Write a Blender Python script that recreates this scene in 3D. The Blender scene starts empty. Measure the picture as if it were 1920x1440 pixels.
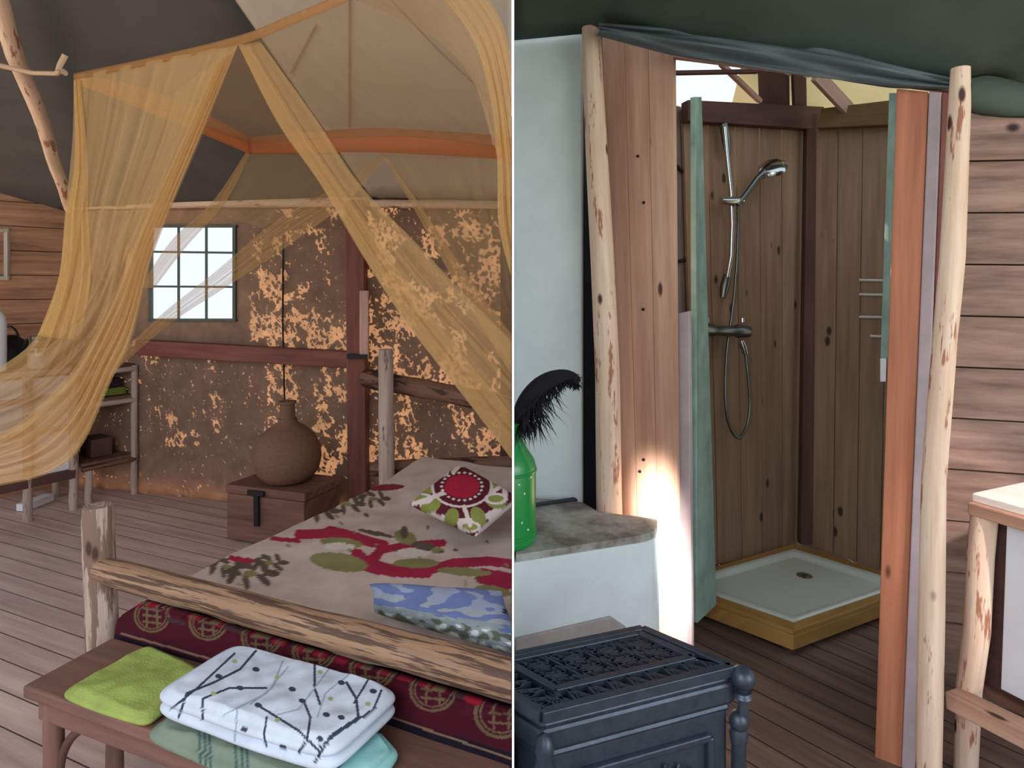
import bpy, bmesh, math, random
import numpy as np
from mathutils import Vector, noise, Matrix
R = random.Random(7)
S = bpy.context.scene
C = S.collection
V = Vector
# ------------------------------------------------------------------ camera, world, sun, lights, exposure
EYE, F, HY = 1.6, 1200.0, 540.0
cam = bpy.data.cameras.new('camera'); cam.sensor_fit = 'HORIZONTAL'; cam.sensor_width = 36
cam.lens = 36 * F / 1920; cam.shift_y = -(720 - HY) / 1920; cam.clip_start = 0.02
co = bpy.data.objects.new('camera', cam); C.objects.link(co)
co.location = (0, 0, EYE); co.rotation_euler = (math.pi / 2, 0, 0); S.camera = co
S.view_settings.view_transform = 'Standard'; S.view_settings.look = 'None'
S.view_settings.exposure = 0.0; S.view_settings.gamma = 1.0; S.view_settings.use_curve_mapping = False
S.cycles.transparent_max_bounces = 24; S.cycles.max_bounces = 10
w = bpy.data.worlds.new('sky'); S.world = w; w.use_nodes = True
w.node_tree.nodes['Background'].inputs[0].default_value = (0.84, 0.92, 1.0, 1)
w.node_tree.nodes['Background'].inputs[1].default_value = 1.15
SUN = V((0.10, -0.78, -0.60)).normalized()

def lamp(name, kind, loc, aim, energy, col, **kw):
    l = bpy.data.lights.new(name, kind); l.energy = energy; l.color = col
    for k, v_ in kw.items(): setattr(l, k, v_)
    o = bpy.data.objects.new(name, l); C.objects.link(o); o.location = loc
    o.rotation_euler = (V(aim) - V(loc)).to_track_quat('-Z', 'Y').to_euler(); return o
lamp('sun', 'SUN', (0, 8, 6), V((0, 8, 6)) + SUN, 24.0, (1.0, 0.90, 0.76), angle=0.007)
lamp('entrance_fill', 'AREA', (-1.5, -1.0, 2.3), (-1.0, 2.6, 0.6), 67, (0.90, 0.93, 1.0), shape='RECTANGLE', size=2.4, size_y=1.8)  # area lamp added behind the camera, standing in for daylight from the open front
lamp('right_fill', 'AREA', (2.9, -0.7, 1.9), (0.5, 2.3, 0.9), 64, (0.88, 0.95, 1.0), shape='RECTANGLE', size=2.2, size_y=1.8)  # added fill lamp off to the right, placed so the shower stays dim
lamp('panel_patch_spot', 'SPOT', (1.05, -0.9, 1.75), (0.635, 2.62, 0.50), 9000, (1.0, 0.95, 0.88), spot_size=0.24, spot_blend=0.8, shadow_soft_size=0.05)  # shaped spot added to throw the sun patch the sun lamp cannot reach
slot = bpy.data.objects['panel_patch_spot']; slot.scale = (0.20, 1, 1); slot.rotation_euler = (slot.rotation_euler.to_matrix() @ Matrix.Rotation(math.radians(6), 3, 'Z')).to_euler()
lamp('worktop_spot', 'SPOT', (2.1, 0.5, 2.6), (1.78, 2.05, 0.98), 330, (1.0, 0.93, 0.88), spot_size=0.40, spot_blend=0.5, shadow_soft_size=0.04)  # added spot standing in for sunlight on the worktop and plank wall

# ------------------------------------------------------------------ pixel -> world measures (taken once from the photograph)
def P(px, py, y): return V(((px - 960) * y / F, y, EYE - (py - HY) * y / F))
def G(px, py, z): return P(px, py, F * (EYE - z) / (py - HY))
def W(px, py, a, b, off=0.0):
    """point on the vertical plane through plan points a, b; off moves the plane towards the viewer"""
    k = (px - 960) / F; d = V((b[0] - a[0], b[1] - a[1])); n = V((d.y, -d.x)).normalized()
    if n.y > 0: n = -n
    ax, ay = a[0] + n.x * off, a[1] + n.y * off
    t = (ax - k * ay) / (k * d.y - d.x); y = ay + t * d.y
    return P(px, py, y)
def H(px, py, p0, n):
    d = V(((px - 960) / F, 1, -(py - HY) / F)); c = V((0, 0, EYE))
    return c + d * ((p0 - c).dot(n) / d.dot(n))
def proj(v): return 960 + F * v[0] / v[1], HY - F * (v[2] - EYE) / v[1]

# ------------------------------------------------------------------ mesh builder
class MB:
    def __init__(s): s.v, s.f, s.uv, s.col = [], [], [], None
    def add(s, vs, fs, uvs):
        o = len(s.v); s.v += [V(q) for q in vs]; s.f += [[i + o for i in f] for f in fs]; s.uv += uvs; return s
    def beam(s, p0, p1, w, h, up=(0, 0, 1), w1=None, h1=None):
        p0, p1 = V(p0), V(p1); d = p1 - p0; L = d.length; d.normalize()
        sd = d.cross(V(up)).normalized(); u = sd.cross(d)
        w1 = w if w1 is None else w1; h1 = h if h1 is None else h1
        vs = []
        for p, a, b in ((p0, w, h), (p1, w1, h1)):
            vs += [p + sd * (a / 2 * i) + u * (b / 2 * j) for i, j in ((-1, -1), (1, -1), (1, 1), (-1, 1))]
        r = R.uniform(0, 20); q = R.uniform(0, 20)
        fs = [[0, 1, 5, 4], [1, 2, 6, 5], [2, 3, 7, 6], [3, 0, 4, 7], [3, 2, 1, 0], [4, 5, 6, 7]]
        uvs, cu = [], r
        for k in range(4):
            ww = w if k % 2 == 0 else h
            uvs.append([(cu, q), (cu + ww, q), (cu + ww, q + L), (cu, q + L)]); cu += ww
        for k in range(2): uvs.append([(r, q), (r + w, q), (r + w, q + h * .5), (r, q + h * .5)])
        return s.add(vs, fs, uvs)
    def box(s, c, sx, sy, sz, rz=0):
        c = V(c); d = V((math.cos(rz), math.sin(rz), 0)) * (sx / 2)
        return s.beam(c - d, c + d, sy, sz)
    def prism(s, pts, ext):
        """polygon pts extruded by vector ext; uv v runs along the longest edge"""
        pts = [V(p) for p in pts]; e = V(ext); n = len(pts)
        el = max(range(n), key=lambda i: (pts[(i + 1) % n] - pts[i]).length)
        vd = (pts[(el + 1) % n] - pts[el]).normalized(); nn = e.normalized(); ud = vd.cross(nn)
        r, q = R.uniform(0, 20), R.uniform(0, 20)
        U = lambda p, o=0: (r + p.dot(ud) + o, q + p.dot(vd))
        vs = pts + [p + e for p in pts]; fs, uvs = [list(range(n)), list(range(2 * n - 1, n - 1, -1))], []
        uvs.append([U(p) for p in pts]); uvs.append([U(p) for p in pts[::-1]])
        for i in range(n):
            j = (i + 1) % n; fs.append([j, i, i + n, j + n])
            uvs.append([U(pts[j]), U(pts[i]), U(pts[i], e.length), U(pts[j], e.length)])
        return s.add(vs, fs, uvs)
    def tube(s, pts, rad, n=12, rough=0.0, seed=0, caps=True):
        pts = [V(p) for p in pts]; m = len(pts)
        if not hasattr(rad, '__len__'): rad = [rad] * m
        vs, fs, uvs = [], [], []; L = 0; r0 = R.uniform(0, 20)
        t0 = (pts[1] - pts[0]).normalized(); a = t0.orthogonal().normalized(); ls = []
        for i, p in enumerate(pts):
            t = (pts[min(i + 1, m - 1)] - pts[max(i - 1, 0)]).normalized()
            a = (a - t * a.dot(t)).normalized(); b = t.cross(a)
            if i: L += (p - pts[i - 1]).length
            ls.append(L)
            for k in range(n):
                th = 2 * math.pi * k / n; dr = a * math.cos(th) + b * math.sin(th); rr = rad[i]
                if rough: rr *= 1 + rough * noise.noise(V((math.cos(th) * 1.3 + seed * 7.1, math.sin(th) * 1.3, L * 5 + seed)))
                vs.append(p + dr * rr)
        rm = sum(rad) / m
        for i in range(m - 1):
            for k in range(n):
                k2 = (k + 1) % n
                fs.append([i * n + k, i * n + k2, (i + 1) * n + k2, (i + 1) * n + k])
                u0, u1 = r0 + k / n * 6.28 * rm, r0 + (k + 1) / n * 6.28 * rm
                uvs.append([(u0, r0 + ls[i]), (u1, r0 + ls[i]), (u1, r0 + ls[i + 1]), (u0, r0 + ls[i + 1])])
        if caps:
            for base, fl in ((0, True), ((m - 1) * n, False)):
                idx = [base + k for k in range(n)]; idx = idx[::-1] if fl else idx
                fs.append(idx); uvs.append([(r0 + .3 * math.cos(k), r0 + .02 * math.sin(k)) for k in range(n)])
        return s.add(vs, fs, uvs)
    def log(s, p0, p1, r0, r1=None, seed=0, n=14, rough=.10, bend=.01, seg=14):
        p0, p1 = V(p0), V(p1); r1 = r0 if r1 is None else r1; L = (p1 - p0).length
        pts, rr = [], []
        for i in range(seg + 1):
            t = i / seg; w_ = math.sin(math.pi * t)
            pts.append(p0.lerp(p1, t) + V((noise.noise((t * 3, seed, 1)), noise.noise((t * 3, seed, 5)), 0)) * bend * w_)
            rr.append((r0 + (r1 - r0) * t) * (1 + .06 * noise.noise((t * 6, seed, 9))) * (.93 if i in (0, seg) else 1))
        return s.tube(pts, rr, n, rough, seed)
    def lathe(s, prof, o, n=24, axis=None):
        o = V(o); vs, fs, uvs = [], [], []; m = len(prof)
        q = (V((0, 0, 1)).rotation_difference(V(axis)) if axis is not None else None)
        for r, z in prof:
            for k in range(n):
                p = V((r * math.cos(6.28318 * k / n), r * math.sin(6.28318 * k / n), z))
                vs.append(o + (q @ p if q else p))
        for i in range(m - 1):
            for k in range(n):
                k2 = (k + 1) % n; fs.append([i * n + k, i * n + k2, (i + 1) * n + k2, (i + 1) * n + k])
                uvs.append([(k / n, prof[i][1]), ((k + 1) / n, prof[i][1]), ((k + 1) / n, prof[i + 1][1]), (k / n, prof[i + 1][1])])
        if prof[0][0] > 1e-4: fs.append([k for k in range(n)][::-1]); uvs.append([(0, 0)] * n)
        if prof[-1][0] > 1e-4: fs.append([(m - 1) * n + k for k in range(n)]); uvs.append([(0, 0)] * n)
        return s.add(vs, fs, uvs)
    def ball(s, c, r, n=16, sz=1.0, axis=None):
        k = n // 2
        return s.lathe([(max(r * math.sin(math.pi * i / k), 1e-5), -r * sz * math.cos(math.pi * i / k)) for i in range(k + 1)], c, n, axis)
    def grid(s, fn, nu, nv, us=1, vs_=1, close_u=False):
        vs, fs, uvs = [], [], []
        for j in range(nv + 1):
            for i in range(nu + 1): vs.append(fn(i / nu, j / nv))
        for j in range(nv):
            for i in range(nu):
                a = j * (nu + 1) + i; fs.append([a, a + 1, a + nu + 2, a + nu + 1])
                uvs.append([(i / nu * us, j / nv * vs_), ((i + 1) / nu * us, j / nv * vs_), ((i + 1) / nu * us, (j + 1) / nv * vs_), (i / nu * us, (j + 1) / nv * vs_)])
        return s.add(vs, fs, uvs)

def root_loc(o):
    l = V((0, 0, 0))
    while o is not None: l += V(o.location); o = o.parent
    return l
def thing(name, label, cat, loc, group=None):
    o = bpy.data.objects.new(name, None); C.objects.link(o); o.location = loc; o.empty_display_size = .05
    o['label'] = label; o['category'] = cat
    if group: o['group'] = group
    return o
def obj(name, mb, mat, parent=None, smooth=False, bevel=0, clip=None, label=None, cat=None, kind=None, group=None, colfn=None, solid=0, weld=False):
    me = bpy.data.meshes.new(name); vs = mb.v
    if parent is not None: o_ = root_loc(parent)
    else:
        xs = [q.x for q in vs]; ys = [q.y for q in vs]
        o_ = V(((min(xs) + max(xs)) / 2, (min(ys) + max(ys)) / 2, min(q.z for q in vs)))
    me.from_pydata([tuple(q - o_) for q in vs], [], mb.f)
    ul = me.uv_layers.new(name='UVMap'); flat = [c for f in mb.uv for q in f for c in q]
    ul.data.foreach_set('uv', flat)
    if colfn is not None:
        at = me.color_attributes.new('Col', 'FLOAT_COLOR', 'POINT'); A = np.array([tuple(q) for q in vs])
        cc = np.ones((len(vs), 4)); cc[:, :3] = colfn(A); at.data.foreach_set('color', cc.ravel())
    bm = bmesh.new(); bm.from_mesh(me)
    if weld: bmesh.ops.remove_doubles(bm, verts=bm.verts, dist=1e-5)
    if clip:
        sx = -1 if clip == 'L' else 1; pc = V((sx * .006 if clip == 'R' else -.002, 0, 0)) - V((o_.x, 0, 0))
        bmesh.ops.bisect_plane(bm, geom=bm.verts[:] + bm.edges[:] + bm.faces[:], plane_co=(pc.x, 0, 0), plane_no=(-sx, 0, 0), clear_outer=True)
        if solid == 0:
            ed = [e for e in bm.edges if e.is_boundary and abs(e.verts[0].co.x - pc.x) < 1e-5 and abs(e.verts[1].co.x - pc.x) < 1e-5]
            if ed: bmesh.ops.holes_fill(bm, edges=ed, sides=0)
    if solid == 0: bmesh.ops.recalc_face_normals(bm, faces=bm.faces)
    bm.to_mesh(me); bm.free()
    o = bpy.data.objects.new(name, me); C.objects.link(o); me.materials.append(mat)
    if parent is not None: o.parent = parent
    else: o.location = o_
    if smooth:
        me.polygons.foreach_set('use_smooth', [True] * len(me.polygons))
        try: me.set_sharp_from_angle(angle=math.radians(50))
        except Exception: pass
    if bevel:
        b = o.modifiers.new('bevel', 'BEVEL'); b.width = bevel; b.segments = 2; b.limit_method = 'ANGLE'
    if solid:
        m_ = o.modifiers.new('solid', 'SOLIDIFY'); m_.thickness = solid
    if label: o['label'] = label
    if cat: o['category'] = cat
    if kind: o['kind'] = kind
    if group: o['group'] = group
    return o
def struct(name, mb, mat, **k): return obj(name, mb, mat, kind='structure', **k)

# ------------------------------------------------------------------ materials
def lin(c): return tuple(((x / 255 + .055) / 1.055) ** 2.4 if x > 10 else x / 255 / 12.92 for x in c)
class NT:
    def __init__(s, name):
        s.m = bpy.data.materials.new(name); s.m.use_nodes = True; s.t = s.m.node_tree; s.t.nodes.clear()
        s.out = s.n('ShaderNodeOutputMaterial')
    def n(s, ty, **k):
        nd = s.t.nodes.new(ty)
        for a, b in k.items():
            if a.startswith('i_'): nd.inputs[int(a[2:])].default_value = b
            else: setattr(nd, a, b)
        return nd
    def l(s, a, b): s.t.links.new(a, b)
    def uv(s, sc=(1, 1, 1), which='UV', loc=(0, 0, 0)):
        tc = s.n('ShaderNodeTexCoord'); mp = s.n('ShaderNodeMapping'); s.l(tc.outputs[which], mp.inputs[0])
        mp.inputs['Scale'].default_value = sc; mp.inputs['Location'].default_value = loc; return mp.outputs[0]
    def noise(s, vec, scale=1, detail=4, rough=.6):
        nd = s.n('ShaderNodeTexNoise'); s.l(vec, nd.inputs['Vector']); nd.inputs['Scale'].default_value = scale
        nd.inputs['Detail'].default_value = detail; nd.inputs['Roughness'].default_value = rough; return nd.outputs['Fac']
    def ramp(s, fac, stops, interp='LINEAR'):
        nd = s.n('ShaderNodeValToRGB'); s.l(fac, nd.inputs[0]); e = nd.color_ramp.elements; nd.color_ramp.interpolation = interp
        while len(e) < len(stops): e.new(.5)
        for q, (p, c) in zip(e, stops):
            q.position = p; q.color = (c, c, c, 1) if not hasattr(c, '__len__') else (*c, 1)
        return nd.outputs[0]
    def mix(s, fac, a, b, mode='MIX'):
        nd = s.n('ShaderNodeMix', data_type='RGBA', blend_type=mode)
        for i, x in ((0, fac), (6, a), (7, b)):
            if hasattr(x, 'is_linked'): s.l(x, nd.inputs[i])
            elif i == 0: nd.inputs[0].default_value = x
            else: nd.inputs[i].default_value = (*x, 1)
        return nd.outputs[2]
    def math(s, op, a, b=0.0):
        nd = s.n('ShaderNodeMath', operation=op)
        for i, x in ((0, a), (1, b)):
            if hasattr(x, 'is_linked'): s.l(x, nd.inputs[i])
            else: nd.inputs[i].default_value = x
        return nd.outputs[0]
    def bsdf(s, col, rough=.7, metal=0, bump=None, bstr=.3, bd=.01, spec=.3):
        b = s.n('ShaderNodeBsdfPrincipled')
        if hasattr(col, 'is_linked'): s.l(col, b.inputs['Base Color'])
        else: b.inputs['Base Color'].default_value = (*col, 1)
        if hasattr(rough, 'is_linked'): s.l(rough, b.inputs['Roughness'])
        else: b.inputs['Roughness'].default_value = rough
        b.inputs['Metallic'].default_value = metal; b.inputs['Specular IOR Level'].default_value = spec
        if bump is not None:
            bp = s.n('ShaderNodeBump'); bp.inputs['Strength'].default_value = bstr; bp.inputs['Distance'].default_value = bd
            s.l(bump, bp.inputs['Height']); s.l(bp.outputs[0], b.inputs['Normal'])
        s.l(b.outputs[0], s.out.inputs[0]); return b
def wood(name, a, b, knots=0.0, gu=26, gv=1.6, rough=.65, planks=0, ksc=(5, 2.2), spec=.3):
    t = NT(name); g = t.noise(t.uv((gu, gv, 1)), 1, 5, .65); big = t.noise(t.uv((3, .8, 1)), 1, 2)
    f = t.math('ADD', t.math('MULTIPLY', g, .7), t.math('MULTIPLY', big, .35))
    c = t.ramp(f, [(.36, lin(a)), (.68, lin(b))])
    if knots:
        vo = t.n('ShaderNodeTexVoronoi'); t.l(t.uv((ksc[0], ksc[1], 1)), vo.inputs['Vector']); vo.inputs['Scale'].default_value = 1
        k = t.ramp(vo.outputs['Distance'], [(knots * .55, 1.0), (knots, 0.0)])
        c = t.mix(k, c, tuple(x * .22 for x in lin(a)))
    hb = f
    if planks:
        sx = t.n('ShaderNodeSeparateXYZ'); t.l(t.uv(), sx.inputs[0])
        fr = t.math('FRACT', t.math('DIVIDE', sx.outputs[0], planks)); cell = t.math('FLOOR', t.math('DIVIDE', sx.outputs[0], planks))
        wn = t.n('ShaderNodeTexWhiteNoise', noise_dimensions='1D'); t.l(cell, wn.inputs['W'])
        c = t.mix(1.0, c, t.ramp(wn.outputs[0], [(0, .88), (1, 1.08)]), 'MULTIPLY')
        e = t.math('LESS_THAN', t.math('MINIMUM', fr, t.math('SUBTRACT', 1.0, fr)), .022)
        c = t.mix(e, c, tuple(x * .12 for x in lin(a))); hb = t.math('SUBTRACT', f, e)
    t.bsdf(c, rough, bump=hb, bstr=.35, bd=.006, spec=spec); return t.m
def logmat(name, a, b, bark, amt=.55, gu=14, gv=2.2):
    t = NT(name); g = t.noise(t.uv((30, 2, 1)), 1, 4); c = t.ramp(g, [(.3, lin(a)), (.7, lin(b))])
    p = t.noise(t.uv((gu, gv, 1), loc=(3, 7, 0)), 1, 4, .7); m = t.ramp(p, [(amt, 0.0), (amt + .05, 1.0)])
    c = t.mix(m, c, lin(bark))
    vo = t.n('ShaderNodeTexVoronoi'); t.l(t.uv((9, 4, 1)), vo.inputs['Vector']); vo.inputs['Scale'].default_value = 1
    c = t.mix(t.ramp(vo.outputs['Distance'], [(.07, 1.0), (.13, 0.0)]), c, lin((70, 45, 38)))
    t.bsdf(c, .6, bump=p, bstr=.5, bd=.008); return t.m
def plain(name, c, rough=.6, metal=0, var=.12, sc=8, spec=.3, bstr=.15):
    t = NT(name); g = t.noise(t.uv((1, 1, 1), 'Object'), sc, 4); l_ = lin(c)
    t.bsdf(t.ramp(g, [(.3, tuple(x * (1 - var) for x in l_)), (.7, tuple(min(1, x * (1 + var)) for x in l_))]), rough, metal, bump=g, bstr=bstr, bd=.005, spec=spec); return t.m
def clothmat(name, c, transl=0.0, weave=220, var=.1, sc=6, wob=.2, front=1.0):
    t = NT(name); g = t.noise(t.uv((1, 1, 1), 'Object'), sc, 4); l_ = lin(c)
    col = t.ramp(g, [(.3, tuple(x * (1 - var) for x in l_)), (.7, tuple(min(1, x * (1 + var)) for x in l_))])
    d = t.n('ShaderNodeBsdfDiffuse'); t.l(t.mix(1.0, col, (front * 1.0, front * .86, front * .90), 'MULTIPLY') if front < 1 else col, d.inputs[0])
    wv = t.noise(t.uv((1, 1, 1), 'Object'), weave, 2); bp = t.n('ShaderNodeBump'); bp.inputs['Strength'].default_value = wob; bp.inputs['Distance'].default_value = .003
    t.l(wv, bp.inputs['Height']); t.l(bp.outputs[0], d.inputs['Normal'])
    if transl:
        tr = t.n('ShaderNodeBsdfTranslucent'); t.l(col, tr.inputs[0]); mx = t.n('ShaderNodeMixShader'); mx.inputs[0].default_value = transl
        t.l(d.outputs[0], mx.inputs[1]); t.l(tr.outputs[0], mx.inputs[2]); t.l(mx.outputs[0], t.out.inputs[0])
    else: t.l(d.outputs[0], t.out.inputs[0])
    return t.m
def printed(name, rough=.85, weave=260):
    t = NT(name); a = t.n('ShaderNodeAttribute', attribute_name='Col'); g = t.noise(t.uv((1, 1, 1), 'Object'), weave, 2)
    c = t.mix(1.0, a.outputs['Color'], t.ramp(t.noise(t.uv((1, 1, 1), 'Object'), 12, 3), [(.3, .88), (.7, 1.08)]), 'MULTIPLY')
    t.bsdf(c, rough, bump=g, bstr=.25, bd=.003, spec=.1); return t.m
def netmat(name, c, lo, hi, pleat=40):
    t = NT(name); sx = t.n('ShaderNodeSeparateXYZ'); t.l(t.uv(), sx.inputs[0])
    g = t.noise(t.uv((pleat, .5, 1)), 1, 3, .6); fac = t.ramp(g, [(.3, lo), (.72, hi)])
    d = t.n('ShaderNodeBsdfDiffuse'); d.inputs[0].default_value = (*lin(c), 1); tr = t.n('ShaderNodeBsdfTranslucent'); tr.inputs[0].default_value = (*lin(c), 1)
    mm = t.n('ShaderNodeMixShader'); mm.inputs[0].default_value = .5; t.l(d.outputs[0], mm.inputs[1]); t.l(tr.outputs[0], mm.inputs[2])
    tp = t.n('ShaderNodeBsdfTransparent'); mx = t.n('ShaderNodeMixShader'); t.l(fac, mx.inputs[0]); t.l(tp.outputs[0], mx.inputs[1]); t.l(mm.outputs[0], mx.inputs[2])
    t.l(mx.outputs[0], t.out.inputs[0]); return t.m
def glassmat(name):
    t = NT(name); tp = t.n('ShaderNodeBsdfTransparent'); gl = t.n('ShaderNodeBsdfGlossy'); gl.inputs[1].default_value = .05
    mx = t.n('ShaderNodeMixShader'); mx.inputs[0].default_value = .05; t.l(tp.outputs[0], mx.inputs[1]); t.l(gl.outputs[0], mx.inputs[2]); t.l(mx.outputs[0], t.out.inputs[0]); return t.m

M = {}
M['floor'] = wood('floor_boards', (170, 140, 132), (214, 186, 176), .06, 22, 1.2, .5, planks=.125, ksc=(3.5, 1.1), spec=.5)
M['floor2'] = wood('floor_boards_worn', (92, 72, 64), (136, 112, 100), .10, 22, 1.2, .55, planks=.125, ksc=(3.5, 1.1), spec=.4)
M['old_plank'] = wood('old_plank', (124, 86, 66), (190, 144, 112), .09, 20, 2.0, .75, ksc=(4, 3))
M['brown_plank'] = wood('brown_plank', (104, 78, 68), (172, 138, 122), .11, 20, 2.0, .75, ksc=(4, 3))
M['log'] = logmat('peeled_log', (204, 168, 144), (230, 204, 182), (158, 104, 82), .57, 20, 3.0)
M['log_bark'] = logmat('half_peeled_log', (128, 98, 78), (166, 132, 104), (84, 62, 52), .50, 55, 2.6)
M['log_grey'] = logmat('weathered_log', (150, 128, 116), (186, 166, 156), (110, 84, 72), .58)
M['log_post'] = logmat('mottled_post_log', (148, 124, 112), (196, 176, 164), (122, 96, 84), .47, 26, 3.0)
M['log_dark'] = logmat('dark_log', (96, 66, 56), (124, 88, 72), (58, 38, 34), .5)
M['red_wood'] = wood('red_brown_timber', (100, 56, 50), (136, 82, 70), .06, 24, 2, .6)
M['red_board'] = wood('red_pine_board', (160, 96, 70), (204, 132, 100), .10, 24, 1.2, .6, ksc=(7, 2.6))
M['pine'] = wood('warm_pine', (158, 112, 92), (206, 166, 142), .09, 16, .9, .6, ksc=(7, 2.4))
M['shower_pine'] = wood('knotty_pine_boards', (126, 100, 78), (160, 132, 106), .15, 26, 1.4, .6, ksc=(8, 4.2))
M['dark_wood'] = wood('dark_timber', (74, 50, 48), (96, 66, 60), 0, 24, 2, .7)
M['bench_wood'] = wood('bench_timber', (88, 60, 54), (126, 90, 78), .06, 22, 2, .55, spec=.5)
M['chest_wood'] = wood('chest_boards', (92, 60, 52), (130, 92, 78), .06, 24, 1.5, .7)
M['lilac'] = plain('lilac_grey_paint', (168, 152, 156), .6)
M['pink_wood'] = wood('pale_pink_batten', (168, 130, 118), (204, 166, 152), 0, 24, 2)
M['ply'] = wood('yellow_plywood', (156, 114, 58), (186, 144, 82), 0, 20, 3, .55)
M['green_board'] = plain('pale_green_paint', (136, 160, 150), .6, var=.28, sc=7)
M['plaster'] = plain('white_lime_plaster', (206, 214, 216), .9, var=.07, sc=5, bstr=.4)
M['iron'] = plain('black_cast_iron', (64, 71, 84), .40, .55, .2, 30, .5, .25)
M['chrome'] = plain('chrome', (196, 204, 206), .18, 1, .03)
M['dark_chrome'] = plain('tarnished_chrome', (110, 114, 112), .3, .9, .1)
M['enamel'] = plain('green_enamel', (26, 138, 66), .3, 0, .06, 4, .6)
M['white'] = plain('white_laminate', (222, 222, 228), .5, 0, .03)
M['ceramic'] = plain('white_ceramic', (206, 216, 206), .25, 0, .03, 3, .5)
M['white_plastic'] = plain('white_plastic', (236, 240, 244), .4, 0, .02)
M['black'] = plain('black_fibre', (26, 22, 28), .9)
M['blackm'] = plain('black_metal', (34, 32, 38), .5, .3)
M['white_bar'] = plain('white_bar', (208, 206, 200), .4)
M['canvas_dark'] = clothmat('dark_green_canvas', (92, 90, 92), .02, 160, .12, 3)
M['canvas_green'] = clothmat('forest_green_canvas', (80, 88, 82), .01, 160, .15, 3)
M['canvas_grey'] = clothmat('slate_canvas', (98, 106, 110), .01, 160, .12, 4)
M['canvas_light'] = clothmat('cream_canvas', (192, 182, 172), .11, 160, .05, 2)
M['canvas_cream'] = clothmat('yellow_cream_canvas', (230, 226, 206), .24, 160, .05, 2)
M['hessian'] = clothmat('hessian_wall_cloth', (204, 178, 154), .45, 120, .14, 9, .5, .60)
M['rope'] = clothmat('rope', (190, 160, 132))
M['net'] = netmat('mosquito_net', (226, 190, 134), .20, .44, 20)
M['net_thin'] = netmat('mosquito_net_single', (206, 178, 138), .22, .32, 8)
M['net_dense'] = netmat('mosquito_net_gathered', (230, 192, 130), .24, .56, 24)
M['net_strand'] = netmat('mosquito_net_strand', (226, 190, 134), .05, .55, 34)
M['hem'] = netmat('net_hem_band', (216, 142, 94), .64, .78, 8)
M['hem_light'] = netmat('net_hem_light', (186, 138, 88), .52, .68, 8)
M['printed'] = printed('printed_cloth')
M['glass'] = glassmat('clear_pane')
M['leaf'] = plain('green_leaf', (58, 60, 44), .5)
M['seam'] = clothmat('canvas_seam', (160, 132, 110))
M['wood_frame'] = wood('picture_frame_wood', (150, 134, 120), (196, 184, 172), 0)
t = NT('wicker'); tx = t.uv((60, 90, 1)); wv = t.n('ShaderNodeTexChecker'); t.l(tx, wv.inputs[0]); wv.inputs['Scale'].default_value = 1
t.bsdf(t.mix(t.noise(t.uv((40, 60, 1)), 1, 3), lin((96, 68, 54)), lin((140, 104, 82))), .75, bump=wv.outputs['Fac'], bstr=.8, bd=.01); M['wicker'] = t.m
t = NT('worn_bench_top'); g = t.noise(t.uv((1, 1, 1), 'Object'), 6, 5, .65)
t.bsdf(t.ramp(g, [(.38, lin((112, 104, 96))), (.66, lin((176, 176, 170)))]), .85, bump=g, bstr=.3); M['bench_top'] = t.m

# ------------------------------------------------------------------ painting of printed cloth (patterns that stay on the cloth)
def segd(X, Y, pl):
    d = np.full(X.shape, 1e9)
    for (x0, y0), (x1, y1) in zip(pl[:-1], pl[1:]):
        dx, dy = x1 - x0, y1 - y0; t = np.clip(((X - x0) * dx + (Y - y0) * dy) / (dx * dx + dy * dy + 1e-9), 0, 1)
        d = np.minimum(d, np.hypot(X - x0 - t * dx, Y - y0 - t * dy))
    return d
def paint(A, base, shapes):
    X, Y = 960 + F * A[:, 0] / A[:, 1], HY - F * (A[:, 2] - EYE) / A[:, 1]
    col = np.tile(np.array(lin(base)), (len(X), 1))
    for sh in shapes:
        k = sh[0]
        if k == 'line': m = segd(X, Y, sh[1]) < sh[2]
        elif k == 'ell':
            (cx, cy), (a, b), th = sh[1], sh[2], math.radians(sh[4] if len(sh) > 4 else 0)
            u = (X - cx) * math.cos(th) + (Y - cy) * math.sin(th); v_ = -(X - cx) * math.sin(th) + (Y - cy) * math.cos(th)
            m = (u / a) ** 2 + (v_ / b) ** 2 < 1
        elif k == 'ring':
            (cx, cy), (a, b), wd = sh[1], sh[2], sh[4]; q = np.sqrt(((X - cx) / a) ** 2 + ((Y - cy) / b) ** 2); m = np.abs(q - 1) < wd
        elif k == 'fn': m = sh[1](X, Y)
        col[m] = np.array(lin(sh[3] if k != 'fn' else sh[2]))
    return col

# ================================================================== SETTING
# plan lines
A1, B1 = (-2.875, 5.0), (-1.087, 4.5)              # cloth wall with the window
A2, B2 = (-1.087, 4.5), (0.0, 4.4)                 # cloth wall behind the bed head
AL, BL = (-3.62, 5.21), (-4.26, 4.6)               # plank wall, far left
AD, BD = (0.693, 2.6), (1.275, 2.15)                 # doorway of the shower
TF, TL_, TB, TR_ = V((1.217, 2.77, 0)), V((0.746, 3.23, 0)), V((1.64, 3.72, 0)), V((2.07, 3.21, 0))   # shower tray corners
e1, e2 = V((.914, -.406, 0)), V((.406, .914, 0))   # bed axes

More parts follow.
